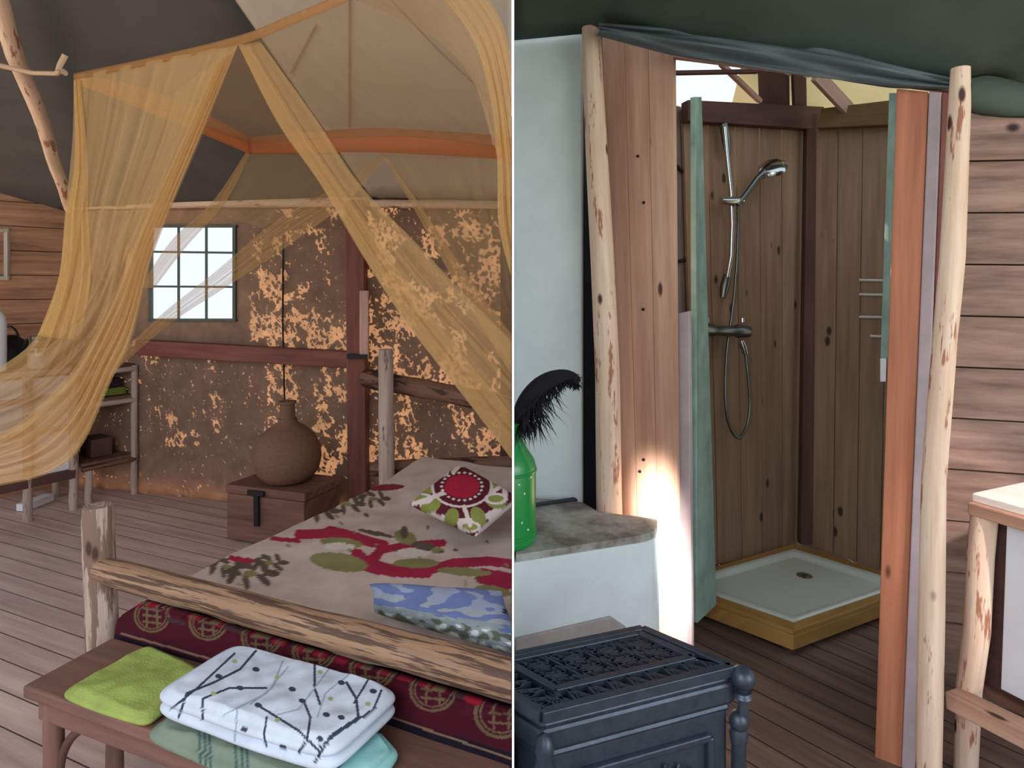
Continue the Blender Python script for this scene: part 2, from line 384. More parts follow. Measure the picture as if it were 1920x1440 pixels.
# floors
def floor_mb(x0, x1, y0, y1, ang, z=0):
    mb = MB(); c, s_ = math.cos(ang), math.sin(ang)
    pts = [(x0, y0), (x1, y0), (x1, y1), (x0, y1)]
    u = lambda p: (-p[0] * s_ + p[1] * c + 30, p[0] * c + p[1] * s_ + 30)
    vs = [V((*p, z)) for p in pts] + [V((*p, z - .08)) for p in pts]
    fs = [[0, 1, 2, 3], [7, 6, 5, 4], [0, 4, 5, 1], [1, 5, 6, 2], [2, 6, 7, 3], [3, 7, 4, 0]]
    return mb.add(vs, fs, [[u((q.x, q.y)) for q in [vs[i] for i in f]] for f in fs])
struct('floor', floor_mb(-7, 0, -2.5, 5.6, math.radians(-24)), M['floor'])
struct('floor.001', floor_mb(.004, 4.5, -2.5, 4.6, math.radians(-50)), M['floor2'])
# made-up partition (thin white board), added to separate the two rooms and their light
mb = MB(); mb.prism([(0, 1.2, 0), (0, 5.2, 0), (0, 5.2, 3.7), (0, 1.2, 3.7)], (.004, 0, 0)); struct('added_partition', mb, M['white_plastic'])

# cloth wall 1 with window hole
d1 = V((B1[0] - A1[0], B1[1] - A1[1], 0)); 
wl, wr = W(281, 540, A1, B1), W(442, 540, A1, B1)
tl_, tr_ = (wl.x - A1[0]) / d1.x, (wr.x - A1[0]) / d1.x
zb, zt = W(360, 601, A1, B1).z, W(400, 422, A1, B1).z
ss = sorted([-.42 + 1.42 * i / 40 for i in range(41)] + [tl_, tr_]); zs = sorted([2.27 * i / 24 for i in range(25)] + [zb, zt])
mb = MB(); vs = [V((A1[0] + d1.x * s_, A1[1] + d1.y * s_ + .012 * math.sin(s_ * 21) * math.sin(z * 2.2), z)) for z in zs for s_ in ss]
fs, uvs = [], []; n = len(ss)
for j in range(len(zs) - 1):
    for i in range(n - 1):
        if ss[i] >= tl_ - 1e-6 and ss[i + 1] <= tr_ + 1e-6 and zs[j] >= zb - 1e-6 and zs[j + 1] <= zt + 1e-6: continue
        f = [j * n + i, j * n + i + 1, (j + 1) * n + i + 1, (j + 1) * n + i]; fs.append(f); uvs.append([(vs[k].x, vs[k].z) for k in f])
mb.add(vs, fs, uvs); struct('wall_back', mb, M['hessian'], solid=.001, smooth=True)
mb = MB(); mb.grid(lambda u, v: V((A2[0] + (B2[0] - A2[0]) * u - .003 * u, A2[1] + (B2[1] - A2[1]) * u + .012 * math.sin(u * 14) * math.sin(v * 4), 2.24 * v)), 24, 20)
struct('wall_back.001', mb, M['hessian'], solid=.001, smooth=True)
# window in the cloth wall
win = bpy.data.objects.new('window_1', None); C.objects.link(win); win.location = W(360, 600, A1, B1, .01); win['kind'] = 'structure'
mg = plain('grey_green_frame', (84, 92, 88), .6)
mb = MB(); q = lambda x, y: W(x, y, A1, B1, .012)
for a, b in (((283, 422), (283, 603)), ((440, 425), (440, 603)), ((279, 600), (444, 600)), ((279, 424), (444, 424))): mb.beam(q(*a), q(*b), .022, .03, (0, -1, 0))
obj('window_frame', mb, mg, win)
for a, b in (((335, 425), (335, 600)), ((387, 425), (387, 600)), ((283, 472), (440, 474)), ((283, 537), (440, 538))):
    mb = MB(); mb.beam(q(*a), q(*b), .016, .012, (0, -1, 0)); obj('muntin', mb, mg, win)
mb = MB(); mb.prism([q(283, 425), q(440, 425), q(440, 600), q(283, 600)], (0, .003, 0)); obj('pane', mb, M['glass'], win)

# plank wall left
mb = MB(); ztop = 2.46; nb = 13
for i in range(nb):
    z0, z1 = ztop * i / nb, ztop * (i + 1) / nb - .006
    a, b = V((AL[0], AL[1], (z0 + z1) / 2)), V((AL[0] - 1.1 * .64, AL[1] - 1.1 * .61, (z0 + z1) / 2))
    off = V((.69, -.72, 0)) * R.uniform(0, .012)
    mb.beam(a + off, b + off, .03, z1 - z0)
struct('wall_left', mb, M['old_plank'])
mb = MB(); mb.prism([V((AL[0] - .03, AL[1] + .05, 0)), V((AL[0] - .75, AL[1] - .62, 0)), V((AL[0] - .75, AL[1] - .62, 2.44)), V((AL[0] - .03, AL[1] + .05, 2.44))], (-.01, .012, 0)); struct('wall_left.001', mb, M['dark_wood'])
# tent roofs, left room
C0 = P(700, 378, 4.5); HP = P(440, 0, 2.6); hip = HP - C0
w1d = V((d1.x, d1.y, 0)); nd = w1d.cross(hip); E2 = V((0, 4.4, 1.6 + 158 * 4.4 / F)); nl = (E2 - C0).cross(hip)
HE = C0 + hip * (5.1 / 1.9)
Lfar = C0 - w1d.normalized() * 4.2
mb = MB(); LF = Lfar + (HE - C0)
mb.grid(lambda u, v: (C0.lerp(Lfar, u)).lerp(HE.lerp(LF, u), v) + nd.normalized() * (.02 * math.sin(u * 9) * math.sin(v * 3.1)), 30, 30)
struct('ceiling', mb, M['canvas_dark'], solid=.002, smooth=True)
def zl(x, y): return C0.z - (nl.x * (x - C0.x) + nl.y * (y - C0.y)) / nl.z
Fp = V((-.002, -.6, zl(-.002, -.6)))
mb = MB(); E2c = V((-.002, 4.4, zl(-.002, 4.4)))
mb.grid(lambda u, v: (C0.lerp(E2c, u)).lerp(HE.lerp(Fp, u), v), 20, 20)
struct('ceiling.001', mb, M['canvas_light'], solid=.001, smooth=True)
# roof seams (part of the canvas)
for k, pl in enumerate([[(655, -8), (655, 236)], [(735, 0), (822, 92), (915, 180)], [(592, 45), (545, 135)]]):
    mb = MB(); mb.tube([H(x, y, C0, nl) - V((0, .004, .006)) for x, y in pl], .004, 6); struct('trim_%d' % (k + 1), mb, M['seam'])
# plates (long rails under the eaves)
mb = MB(); mb.log(W(120, 384, A1, B1, .05), W(690, 378, A1, B1, .05), .036, .036, 3); obj('wall_plate', mb, M['log'], smooth=True, label='pale round log running along the top of the cloth wall above the window', cat='log')
mb = MB(); mb.log(W(696, 382, A2, B2, .05), W(958, 384, A2, B2, .05), .03, .03, 4); obj('wall_plate', mb, M['log'], smooth=True, clip='L', label='round log along the top of the cloth wall behind the bed head', cat='log')

# right room: walls
PW = [(.006, 2.86), (.305, 2.79)]
mb = MB(); mb.prism([V((PW[0][0], PW[0][1], 0)), V((PW[1][0], PW[1][1], 0)), V((PW[1][0], PW[1][1], 2.72)), V((PW[0][0], PW[0][1], 2.71))], (.012, .05, 0)); struct('wall_plaster', mb, M['plaster'], bevel=.008)
mb = MB()
for i in range(20): mb.beam((.02 + i * .2, 4.3, 0), (.02 + i * .2, 4.3, 2.75), .195, .03, (0, -1, 0))
struct('wall_rear', mb, M['dark_wood'])
mb = MB(); mb.prism([V((.28, 2.90, 0)), V((.46, 2.90, 0)), V((.46, 2.90, 2.9)), V((.28, 2.90, 2.9))], (0, .02, 0)); struct('wall_gap_shade', mb, M['black'])  # black sheet standing in for the shade in the gap beside the post
mb = MB(); mb.prism([V((1.335, 2.18, 0)), V((1.655, 2.74, 0)), V((1.655, 2.74, 2.33)), V((1.335, 2.18, 2.2))], (.015, -.008, 0)); struct('wall_doorway', mb, M['dark_wood'])  # hidden wall from jamb to planks, added to keep side light off the shower
# right plank wall behind the posts
ZW = 2.345
mb = MB(); nb = 11; ar, br = P(1690, 0, 2.72), P(2100, 0, 2.55)
for i in range(nb):
    z0, z1 = ZW * i / nb, ZW * (i + 1) / nb - .007; o_ = R.uniform(0, .014)
    a, b = V((ar.x, ar.y - o_, (z0 + z1) / 2)), V((br.x, br.y - o_, (z0 + z1) / 2 - .015)); mb.beam(a, b, .035, z1 - z0)
struct('wall_right', mb, M['brown_plank'])
mb = MB(); mb.beam((ar.x, ar.y + .035, ZW / 2), (br.x + .6, br.y + .02, ZW / 2), .02, ZW); struct('wall_right.001', mb, M['dark_wood'])
# roof canvas, right room
edge = [(962, 76, 2.835), (1090, 64, 2.77), (1130, 60, 2.70), (1260, 97, 2.60), (1450, 131, 2.44), (1670, 160, 2.22), (1790, 158, 2.08), (1815, 150, 2.1), (1870, 198, 2.4), (1925, 208, 2.5), (2080, 214, 2.5)]
ep = [P(*q_) for q_ in edge]; ep[0].x = .006
def along(pts, u):
    L = [0]
    for a, b in zip(pts[:-1], pts[1:]): L.append(L[-1] + (b - a).length)
    t = u * L[-1]
    for i in range(len(pts) - 1):
        if t <= L[i + 1] + 1e-9: return pts[i].lerp(pts[i + 1], (t - L[i]) / max(L[i + 1] - L[i], 1e-9))
    return pts[-1]
def roofR(u, v):
    a = along(ep, u); b = V((.006 + 3.4 * u, -.6, 3.05)); p = a.lerp(b, v)
    p.z += .03 * math.sin(u * 17 + 1) * v * (1 - v) * 4 - .05 * math.sin(math.pi * v)
    return p
mb = MB(); mb.grid(roofR, 50, 24); struct('ceiling.002', mb, M['canvas_green'], solid=.002, smooth=True)

# outdoor foliage against the cloth walls; its shadows fall on the cloth
def wallpt(s_, z):
    if s_ < 2.1: return V((A1[0] - .8 + s_ * .9629 + .0, A1[1] + .8 * .28 - s_ * .2693, z))
    return V((B2[0] + (s_ - 3.6), B2[1], z))
lv, lf = [], []
def leaf(p, sz):
    a = V((R.gauss(0, 1), R.gauss(0, .5), R.gauss(0, 1))).normalized(); b = a.cross(V((R.gauss(0, 1), R.gauss(0, 1), R.gauss(0, 1)))).normalized()
    o = len(lv); h = b * sz * .34
    lv.extend([p - a * sz * .5, p + h, p + a * sz * .5, p - h, p + b.cross(a) * sz * .1]); lf.extend([[o, o + 1, o + 4], [o + 1, o + 2, o + 4], [o + 2, o + 3, o + 4], [o + 3, o, o + 4]])
def dapple():
    for i in range(130000):
        x = R.uniform(-3.7, .25); z = R.uniform(.0, 2.45)
        y = (A1[1] + (x - A1[0]) * d1.y / d1.x) if x < B1[0] else (4.5 - .092 * (x - B1[0]))
        q1 = noise.noise((x * 2.1 + z * .9 + 3.3, z * 1.5 - x * .8, 1.7)); q2 = noise.noise((x * 6 + z * 2.5, z * 4.5 - x * 2.2, 8.2))
        d = .42 * q1 + .5 * q2 + .40 * noise.noise((x * 15 + z * 7, z * 11 - x * 6, 4.4)) + .32 * noise.noise((x * 34 + z * 15, z * 22 - x * 12, 6.1))
        px, py = proj((x, y, z))
        t_ = R.uniform(.05, .32); thr = .04
        if 620 < px: thr = -.03
        if px < 455 or (px < 500 and py > 640):
            thr = -.28
            if 265 < px < 460 and py < 640: thr = -9; t_ = R.uniform(2.3, 3.2)  # distant leaf cluster added to stop the sun coming through the window
            elif px < 265 or py > 640: thr = -.34
        if py > 900: thr = -.5
        if py < 430 and px < 620: thr -= .2
        if d < thr and R.random() > .10: continue
        p = V((x, y, z)) - SUN * t_
        if p.y > 1:
            a, b = proj(p)
            if 268 < a < 458 and 398 < b < 615: continue
        leaf(p, R.uniform(.016, .052) if t_ < 1 else R.uniform(.10, .2))
dapple()
me = bpy.data.meshes.new('foliage'); me.from_pydata([tuple(q_) for q_ in lv], [], lf); fo = bpy.data.objects.new('foliage', me); C.objects.link(fo); me.materials.append(M['leaf'])
fo['kind'] = 'stuff'; fo['label'] = 'leafy shrub growing outside behind the cloth wall, throwing dappled shadows'; fo['category'] = 'foliage'
# ground outside
mb = MB(); mb.box((0, 4, -.15), 60, 60, .1); struct('ground', mb, plain('grass_ground', (120, 124, 84), .9))
# ================================================================== LEFT ROOM
# tent pole and rope at upper left
pa, pb_ = H(-14, -40, C0, nd), H(129, 372, C0, nd); pa *= 1; pa = P(-14, -40, pa.y - .22); pb_ = P(131, 392, 4.55)
mb = MB(); mb.log(pa, pb_, .034, .036, 11, bend=.03)
obj('tent_pole', mb, M['log'], smooth=True, label='slanting peeled tent pole crossing the dark canvas at upper left', cat='pole')
pr = [P(-30, 118, 2.78), P(0, 123, 2.80), P(34, 131, 2.82), P(62, 137, 2.8), P(104, 138, 2.75)]
rp = thing('rope', 'short tan rope with a knot tied across the slanting tent pole', 'rope', P(60, 137, 2.8))
mb = MB(); mb.tube(pr, .010, 8, .2, 3); obj('cord', mb, M['rope'], rp, smooth=True)
mb = MB(); mb.tube([P(104, 138, 2.75), P(112, 134, 2.73), P(122, 137, 2.75), P(116, 131, 2.77), P(108, 134, 2.75), P(112, 122, 2.75), P(122, 103, 2.75)], .011, 8, .3, 5); obj('knot', mb, M['rope'], rp, smooth=True)
# corner post, pale strip added for its lighter right face, and cross rail
cp = thing('corner_post', 'square red-brown post at the tent corner behind the bed', 'post', P(672, 966, 4.4))
cp.location.z = 0
mb = MB(); mb.beam((cp.location.x, 4.42, 0), (cp.location.x - .02, 4.42, 2.2), .125, .12, (0, -1, 0)); obj('shaft', mb, M['red_wood'], cp, bevel=.006)
mb = MB(); mb.beam(P(683, 672, 4.34), P(683, 545, 4.34), .06, .03, (0, -1, 0)); obj('batten', mb, M['pink_wood'], cp, bevel=.003, label='pale pinkish strip added for the lighter right face')
mb = MB(); mb.beam(P(652, 668, 4.34), P(690, 668, 4.34), .05, .03); obj('bracket', mb, M['blackm'], cp)
mb = MB(); mb.beam(W(262, 651, A1, B1, .07), W(657, 674, A1, B1, .07), .09, .115); obj('cross_rail', mb, M['red_wood'], bevel=.006, label='horizontal red-brown timber rail under the small window', cat='rail')
mb = MB(); mb.tube([W(531, 440, A1, B1, .03), W(530, 600, A1, B1, .03), W(534, 768, A1, B1, .03)], .007, 6); obj('cord', mb, M['blackm'], label='thin dark vertical cord hanging on the cloth wall right of the window', cat='cord')

# picture frame on the plank wall
pf = thing('picture_frame', 'wooden picture frame hanging on the plank wall at the left edge', 'picture', W(0, 526, AL, BL, .05))
q = lambda x, y, o=.03: W(x, y, AL, BL, o)
for a, b in (((-28, 434), (17, 432)), ((-28, 521), (17, 522)), ((13, 432), (13, 524)), ((-26, 432), (-26, 524))):
    mb = MB(); mb.beam(q(*a), q(*b), .03, .03, (0, -1, 0)); obj('moulding', mb, M['wood_frame'], pf, bevel=.003)
mb = MB(); mb.prism([q(-26, 434, .02), q(13, 434, .02), q(13, 522, .02), q(-26, 522, .02)], (0, .01, 0))
obj('picture', mb, plain('grey_green_print', (104, 112, 104), .5, var=.5, sc=14), pf)

# kitchen unit with white panels and open shelf
U0, U1 = V((-3.66, 3.9, 0)), V((-2.93, 4.99, 0)); ud = (U1 - U0).normalized(); un = V((-ud.y, ud.x, 0))
def upt(px): return W(px, 600, (U0.x, U0.y), (U1.x, U1.y))
ua, ub, uc = upt(-110), upt(138), upt(252)
kc = thing('kitchen_cabinet', 'low log-framed kitchen cabinet with white panels, half hidden by the net at left', 'cabinet', (ua.x, ua.y, 0))
def at(p, z, back=0): return V((p.x, p.y, z)) + un * back
mb = MB(); mb.prism([at(ua, .99), at(ub, .99), at(ub, .99, .5), at(ua, .99, .5)], (0, 0, .035)); obj('worktop', mb, M['pink_wood'], kc, bevel=.004)
um = ua.lerp(ub, .62)
for k, (a, b) in enumerate(((ua, um), (um, ub))):
    mb = MB(); mb.prism([at(a + ud * .02, .29, .02), at(b - ud * .02, .29, .02), at(b - ud * .02, .97, .02), at(a + ud * .02, .97, .02)], un * .018); obj('door', mb, M['white'], kc, bevel=.003)
mb = MB(); mb.prism([at(ub, .29, .02), at(ub, .29, .48), at(ub, .97, .48), at(ub, .97, .02)], -ud * .018); obj('side_panel', mb, M['dark_wood'], kc)
mb = MB(); mb.beam(at(ua, .26), at(ub, .26), .06, .06); obj('bottom_rail', mb, M['dark_wood'], kc)
for z in (.60, .83):
    mb = MB(); mb.beam(at(ua, z), at(ub, z), .02, .035); obj('rail', mb, M['pink_wood'], kc)
for p in (ua, um, ub):
    mb = MB(); mb.log(at(p, 0), at(p, .99), .03, .028, 5 + p.x); obj('leg', mb, M['log_grey'], kc, smooth=True)
sh = thing('open_shelf', 'rustic open log shelf beside the white cabinet below the window', 'shelf', (ub.x, ub.y, 0))
ub2 = ub + ud * .05
for z, k in ((.985, 0), (.745, 1), (.285, 2)):
    mb = MB(); mb.prism([at(ub2, z), at(uc, z), at(uc, z, .42), at(ub2, z, .42)], (0, 0, .028)); obj('shelf_board', mb, M['chest_wood'] if k else M['dark_wood'], sh, bevel=.003)
    mb = MB(); mb.log(at(ub2, z - .012, -.01), at(uc, z - .012, -.01), .02, .02, k); obj('shelf_edge', mb, M['log_grey'] if k < 2 else M['log_dark'], sh, smooth=True)
for p, b_, zz in ((uc, 0, 1.0), (uc, .42, 1.0), (ub2, .42, .99), (ub2 + ud * .05, 0, .28)):
    mb = MB(); mb.log(at(p, 0, b_), at(p, zz, b_), .026, .024, 9 + zz + b_); obj('leg', mb, M['log_grey'], sh, smooth=True)
# things on and in the kitchen units
def towel(name, cs, z0, z1, mat, ripple=0, layers=3, colfn=None, parent=None, nu=60, nv=44, clip=None, sq=.32, **k):
    """soft folded cloth over the plan quad cs (front-left, front-right, back-right, back-left)"""
    cs = [V((c[0], c[1], 0)) for c in cs]
    mb = MB(); hh = z1 - z0; c_ = (cs[0] + cs[1] + cs[2] + cs[3]) / 4
    def sup(a, b):
        m = max(abs(a), abs(b)); l_ = (abs(a) ** 9 + abs(b) ** 9) ** (1 / 9)
        return (a * m / l_, b * m / l_) if l_ > 1e-9 else (0, 0)
    def plan(a, b, out=0):
        a, b = sup(a, b); s_, t_ = (a + 1) / 2, (b + 1) / 2
        p = (cs[0] * (1 - s_) + cs[1] * s_) * (1 - t_) + (cs[3] * (1 - s_) + cs[2] * s_) * t_
        return p + (p - c_).normalized() * out
    rd = hh / layers / 2
    def topf(u, v):
        a, b = 2 * u - 1, 2 * v - 1; m = max(abs(a), abs(b)); p = plan(a, b); e = max(0, (m - .90) / .10)
        return V((p.x, p.y, z1 - rd * .6 * e * e + .007 * noise.noise(p * 9) * (1 - e) + .004 * noise.noise(p * 25) * (1 - e)))
    n0 = len(mb.v); mb.grid(topf, nu, nv, .4, .4)
    per = [(i, 0) for i in range(nu)] + [(nu, j) for j in range(nv)] + [(nu - i, nv) for i in range(nu)] + [(0, nv - j) for j in range(nv)]
    ns = 8 * layers; rings = [[j * (nu + 1) + i for i, j in per]]
    for kk in range(1, ns + 1):
        f = kk / ns; li = min(int(f * layers), layers - 1); ring = []
        for i, j in per:
            a, b = 2 * i / nu - 1, 2 * j / nv - 1; p0 = plan(a, b)
            ph = f * layers - li; out = rd * .9 * math.sin(math.pi * ph) ** .7 + .010 * li * noise.noise(p0 * 4 + V((li * 3, 0, 0)))
            p = plan(a, b, out); zz = z1 - rd * .6 - (hh - rd * .6) * f
            ring.append(len(mb.v)); mb.v.append(V((p.x, p.y, zz)))
        rings.append(ring)
    m = len(per)
    for r0, r1 in zip(rings[:-1], rings[1:]):
        for q0 in range(m): mb.f.append([r0[q0], r1[q0], r1[(q0 + 1) % m], r0[(q0 + 1) % m]]); mb.uv.append([(0, 0)] * 4)
    mb.f.append(rings[-1]); mb.uv.append([(0, 0)] * m)
    return obj(name, mb, mat, parent, smooth=True, colfn=colfn, weld=True, clip=clip, **k)
def sq4(c, a, b, rz): 
    d = V((math.cos(rz), math.sin(rz), 0)) * a / 2; n_ = V((-math.sin(rz), math.cos(rz), 0)) * b / 2; c = V(c)
    return [c - d - n_, c + d - n_, c + d + n_, c - d + n_]
ra = math.atan2(ud.y, ud.x); cm = at(ub2.lerp(uc, .55), 0, .17)
towel('folded_cloth', sq4(cm, .30, .2, ra), .776, .83, clothmat('grass_green_cloth', (120, 132, 60)), nu=30, nv=20, label='folded green cloth lying on the middle board of the open log shelf', cat='cloth')
towel('folded_cloth', sq4(cm, .24, .18, ra), 0.842, .90, clothmat('dark_purple_cloth', (62, 46, 60)), nu=30, nv=20, label='folded dark purple cloth on top of the green cloth in the open shelf', cat='cloth')
cb = at(ub2.lerp(uc, .5), .313, .2)
mb = MB(); mb.box((cb.x, cb.y, .385), .15, .20, .14, ra); obj('storage_box', mb, M['dark_wood'], bevel=.01, label='small dark box on the lowest board of the open log shelf', cat='box')
cj = at(upt(-8), 1.025, .14)
jc = thing('water_container', 'tall rounded white container standing on the cabinet at the left edge', 'container', cj)
mb = MB(); mb.lathe([(.07, 0), (.098, .01), (.102, .05), (.102, .33), (.094, .38), (.07, .42), (.045, .435), (.0001, .437)], cj, 28); obj('body', mb, M['white_plastic'], jc, smooth=True)
mb = MB(); mb.lathe([(.035, 0), (.035, .03), (.0001, .032)], cj + V((0, 0, .434)), 18); obj('cap', mb, M['white'], jc, smooth=True)
ck = at(upt(52), 1.025, .33)
kt = thing('kettle', 'dark kettle on the cabinet behind the white container', 'kettle', ck)
mb = MB(); mb.lathe([(.10, 0), (.115, .03), (.112, .12), (.09, .2), (.05, .235), (.0001, .24)], ck, 24); obj('body', mb, M['blackm'], kt, smooth=True)
mb = MB(); mb.tube([ck + V((.07 * math.cos(a), 0, .20 + .1 * math.sin(a))) for a in [math.pi * i / 10 for i in range(11)]], .008, 8); obj('handle', mb, M['blackm'], kt, smooth=True)
mb = MB(); mb.tube([ck + V((.09, -.02, .1)), ck + V((.14, -.03, .16)), ck + V((.16, -.035, .21))], [.022, .016, .012], 10); obj('spout', mb, M['blackm'], kt, smooth=True)
cg = at(upt(80), 1.025, .085)
gj = thing('glass_jar', 'clear glass jar with pale contents on the cabinet under the net', 'jar', cg)
mb = MB(); mb.lathe([(.05, 0), (.066, .01), (.068, .13), (.06, .17), (.05, .19), (.05, .21)], cg, 22); obj('body', mb, M['glass'], gj, smooth=True)
mb = MB(); mb.lathe([(.0001, .012), (.058, .012), (.058, .12), (.0001, .125)], cg, 20); obj('contents', mb, plain('pale_grain', (176, 166, 160), .8, var=.4, sc=40), gj, smooth=True)
mb = MB(); mb.lathe([(.054, .205), (.056, .21), (.056, .235), (.0001, .238)], cg, 20); obj('lid', mb, M['dark_chrome'], gj, smooth=True)
# made-up pale strip standing in for a bright streak on the floor
mb = MB(); mb.beam(G(40, 952, .03), G(92, 932, .03), .08, .05); obj('board', mb, M['white'], label='short pale blue-white strip standing in for a bright streak on the floor under the cabinet', cat='board')

# chest with demijohn
ch = [V((-1.80, 4.04, 0)), V((-1.256, 3.865, 0)), V((-1.13, 4.20, 0)), V((-1.66, 4.38, 0))]
cht = thing('chest', 'old brown wooden chest with black iron hasp against the cloth wall', 'chest', (ch[0].x, ch[0].y, 0))
mb = MB(); mb.prism([c + V((0, 0, .02)) for c in ch], (0, 0, .285)); obj('body', mb, M['chest_wood'], cht, bevel=.006)
cc = (ch[0] + ch[2]) / 2
mb = MB(); mb.prism([c + (c - cc) * .03 + V((0, 0, .307)) for c in ch], (0, 0, .055)); lid_ = obj('lid', mb, M['chest_wood'], cht, bevel=.008)
cf = (ch[1] - ch[0]).normalized(); cn = V((cf.y, -cf.x, 0)); hm = ch[0].lerp(ch[1], .42)
mb = MB(); mb.beam(hm + cn * .02 + V((0, 0, .34)), hm + cn * .016 + V((0, 0, .13)), .035, .012, cn); mb.beam(hm - cf * .06 + cn * .024 + V((0, 0, .335)), hm + cf * .06 + cn * .024 + V((0, 0, .335)), .014, .03); obj('hasp', mb, M['blackm'], lid_)
jo = V((-1.445, 4.12, .362))
dj = thing('demijohn', 'large round wicker-covered demijohn standing on the wooden chest', 'bottle', jo)
mb = MB(); mb.lathe([(.10, 0), (.15, .012), (.195, .07), (.212, .15), (.205, .22), (.17, .29), (.11, .345), (.062, .375), (.058, .40)], jo, 32)
mb.uv = [[(u * 1.3, v) for u, v in f] for f in mb.uv]; obj('wicker_body', mb, M['wicker'], dj, smooth=True)
mb = MB(); mb.lathe([(.050, .395), (.046, .42), (.046, .49), (.056, .495), (.056, .51), (.0001, .511)], jo, 20); obj('neck', mb, M['wicker'], dj, smooth=True)

# log bed
O = V((-1.33, 2.1, 0))
def BD_(u, v, z): return O + e1 * u + e2 * v + V((0, 0, z))
bed = thing('log_bed', 'rustic bed of peeled logs with its foot rail towards the camera', 'bed', O)
mb = MB(); mb.log(P(196, 1330, 2.1), P(183, 948, 2.1), .050, .047, 21, rough=.05, bend=.006)
obj('post', mb, M['log_post'], bed, smooth=True)
mb = MB(); mb.log(P(190, 1067, 2.08), P(985, 1280, 1.505), .040, .047, 22, rough=.08, bend=.012, n=18); obj('foot_rail', mb, M['log_bark'], bed, smooth=True, clip='L')
hp0 = P(727, 905, 3.85); mb = MB(); mb.log((hp0.x, 3.85, 0), P(723, 655, 3.85), .052, .044, 23, rough=.05); obj('post', mb, M['log_grey'], bed, smooth=True)
mb = MB(); mb.log(P(686, 708, 4.1), P(962, 762, 3.6), .062, .055, 24); obj('head_rail', mb, M['log_dark'], bed, smooth=True, clip='L')
mb = MB(); mb.log(P(700, 880, 4.0), P(962, 870, 3.75), .05, .05, 25); obj('head_rail', mb, M['log_dark'], bed, smooth=True, clip='L')
mb = MB(); mb.prism([BD_(.03, .10, .30), BD_(1.9, .10, .30), BD_(1.9, 1.86, .30), BD_(.03, 1.86, .30)], (0, 0, .19))
obj('mattress', mb, plain('wine_red_ticking', (96, 40, 48), .9, var=.2, sc=9), bed, clip='L', bevel=.02)
mb = MB(); mb.log(BD_(.03, .05, .24), BD_(.03, 1.9, .24), .045, .045, 26); obj('side_rail', mb, M['log_dark'], bed, smooth=True)
# quilt
CR, GRN, DK = (150, 40, 66), (128, 124, 84), (92, 78, 70)
def fl(cx, cy, s=1.0, c=DK):
    o = []
    for k in range(7):
        a = k * .9; o.append(('ell', (cx + 26 * s * math.cos(a), cy + 10 * s * math.sin(a)), (11 * s, 4.5 * s), c, k * 40))
    o.append(('ell', (cx, cy), (9 * s, 4 * s), GRN)); return o
quilt_sh = fl(600, 958, 1.1) + fl(650, 945, 1.0) + fl(700, 935, .9) + fl(470, 1075, 1.5) + fl(505, 1055, 1.0) + fl(425, 1062, 1.1) + [
 ('line', [(560, 1002), (620, 1000), (680, 1012), (720, 1022), (700, 1050), (690, 1056), (740, 1068), (800, 1070), (850, 1056), (920, 1052), (975, 1060)], 9, CR),
 ('line', [(620, 1000), (670, 1012)], 14, CR), ('line', [(690, 1050), (720, 1030), (770, 1022), (830, 1018)], 7, CR), ('line', [(670, 1040), (690, 1060), (730, 1070), (800, 1072)], 12, CR),
 ('line', [(905, 1080), (940, 1086), (985, 1096)], 15, CR), ('line', [(900, 1052), (985, 1058)], 7, CR),
 ('ell', (635, 1054), (55, 17), GRN, 8), ('ell', (780, 1056), (44, 9), GRN, 0), ('ell', (870, 1072), (50, 8), GRN, 4), ('ell', (640, 1018), (40, 10), GRN, 5), ('ell', (635, 1024), (30, 7), (204, 194, 186), 0), ('ell', (775, 1036), (32, 9), (204, 194, 186), 0),
 ('ell', (760, 1008), (22, 13), GRN, 20), ('ell', (758, 998), (7, 12), DK), ('ell', (795, 1024), (24, 8), DK, 10), ('ell', (820, 1032), (12, 6), GRN), ('ell', (705, 1000), (36, 4), DK, 12), ('line', [(510, 1010), (560, 1014)], 4, CR), ('line', [(432, 1046), (470, 1052)], 5, CR),
 ('ell', (925, 1108), (34, 10), GRN, 10), ('ell', (725, 914), (34, 6), (120, 44, 58), -4)]
for i in range(26): quilt_sh.append(('ell', (R.uniform(420, 960), R.uniform(930, 1100)), (R.uniform(3, 7), R.uniform(1.5, 3)), R.choice([DK, GRN]), R.uniform(0, 90)))
def quiltfn(u, v):
    U = -.035 + 1.85 * u; Vv = .10 + 1.78 * v
    z = .545 + .016 * noise.noise(V((U * 3, Vv * 3, 2))) + .008 * noise.noise(V((U * 8, Vv * 8, 2))) + .05 * max(0, (Vv - 1.35) / .5) ** 1.2
    if U < 0.03: z -= (.03 - U) * 3.2; U = max(U, -.02)
    return BD_(U, Vv, z)
mb = MB(); mb.grid(quiltfn, 300, 190)
obj('quilt', mb, M['printed'], smooth=True, clip='L', solid=.0001, colfn=lambda A: paint(A, (190, 172, 164), quilt_sh), label='beige quilt with crimson scrolls and green leaves spread over the log bed', cat='quilt')
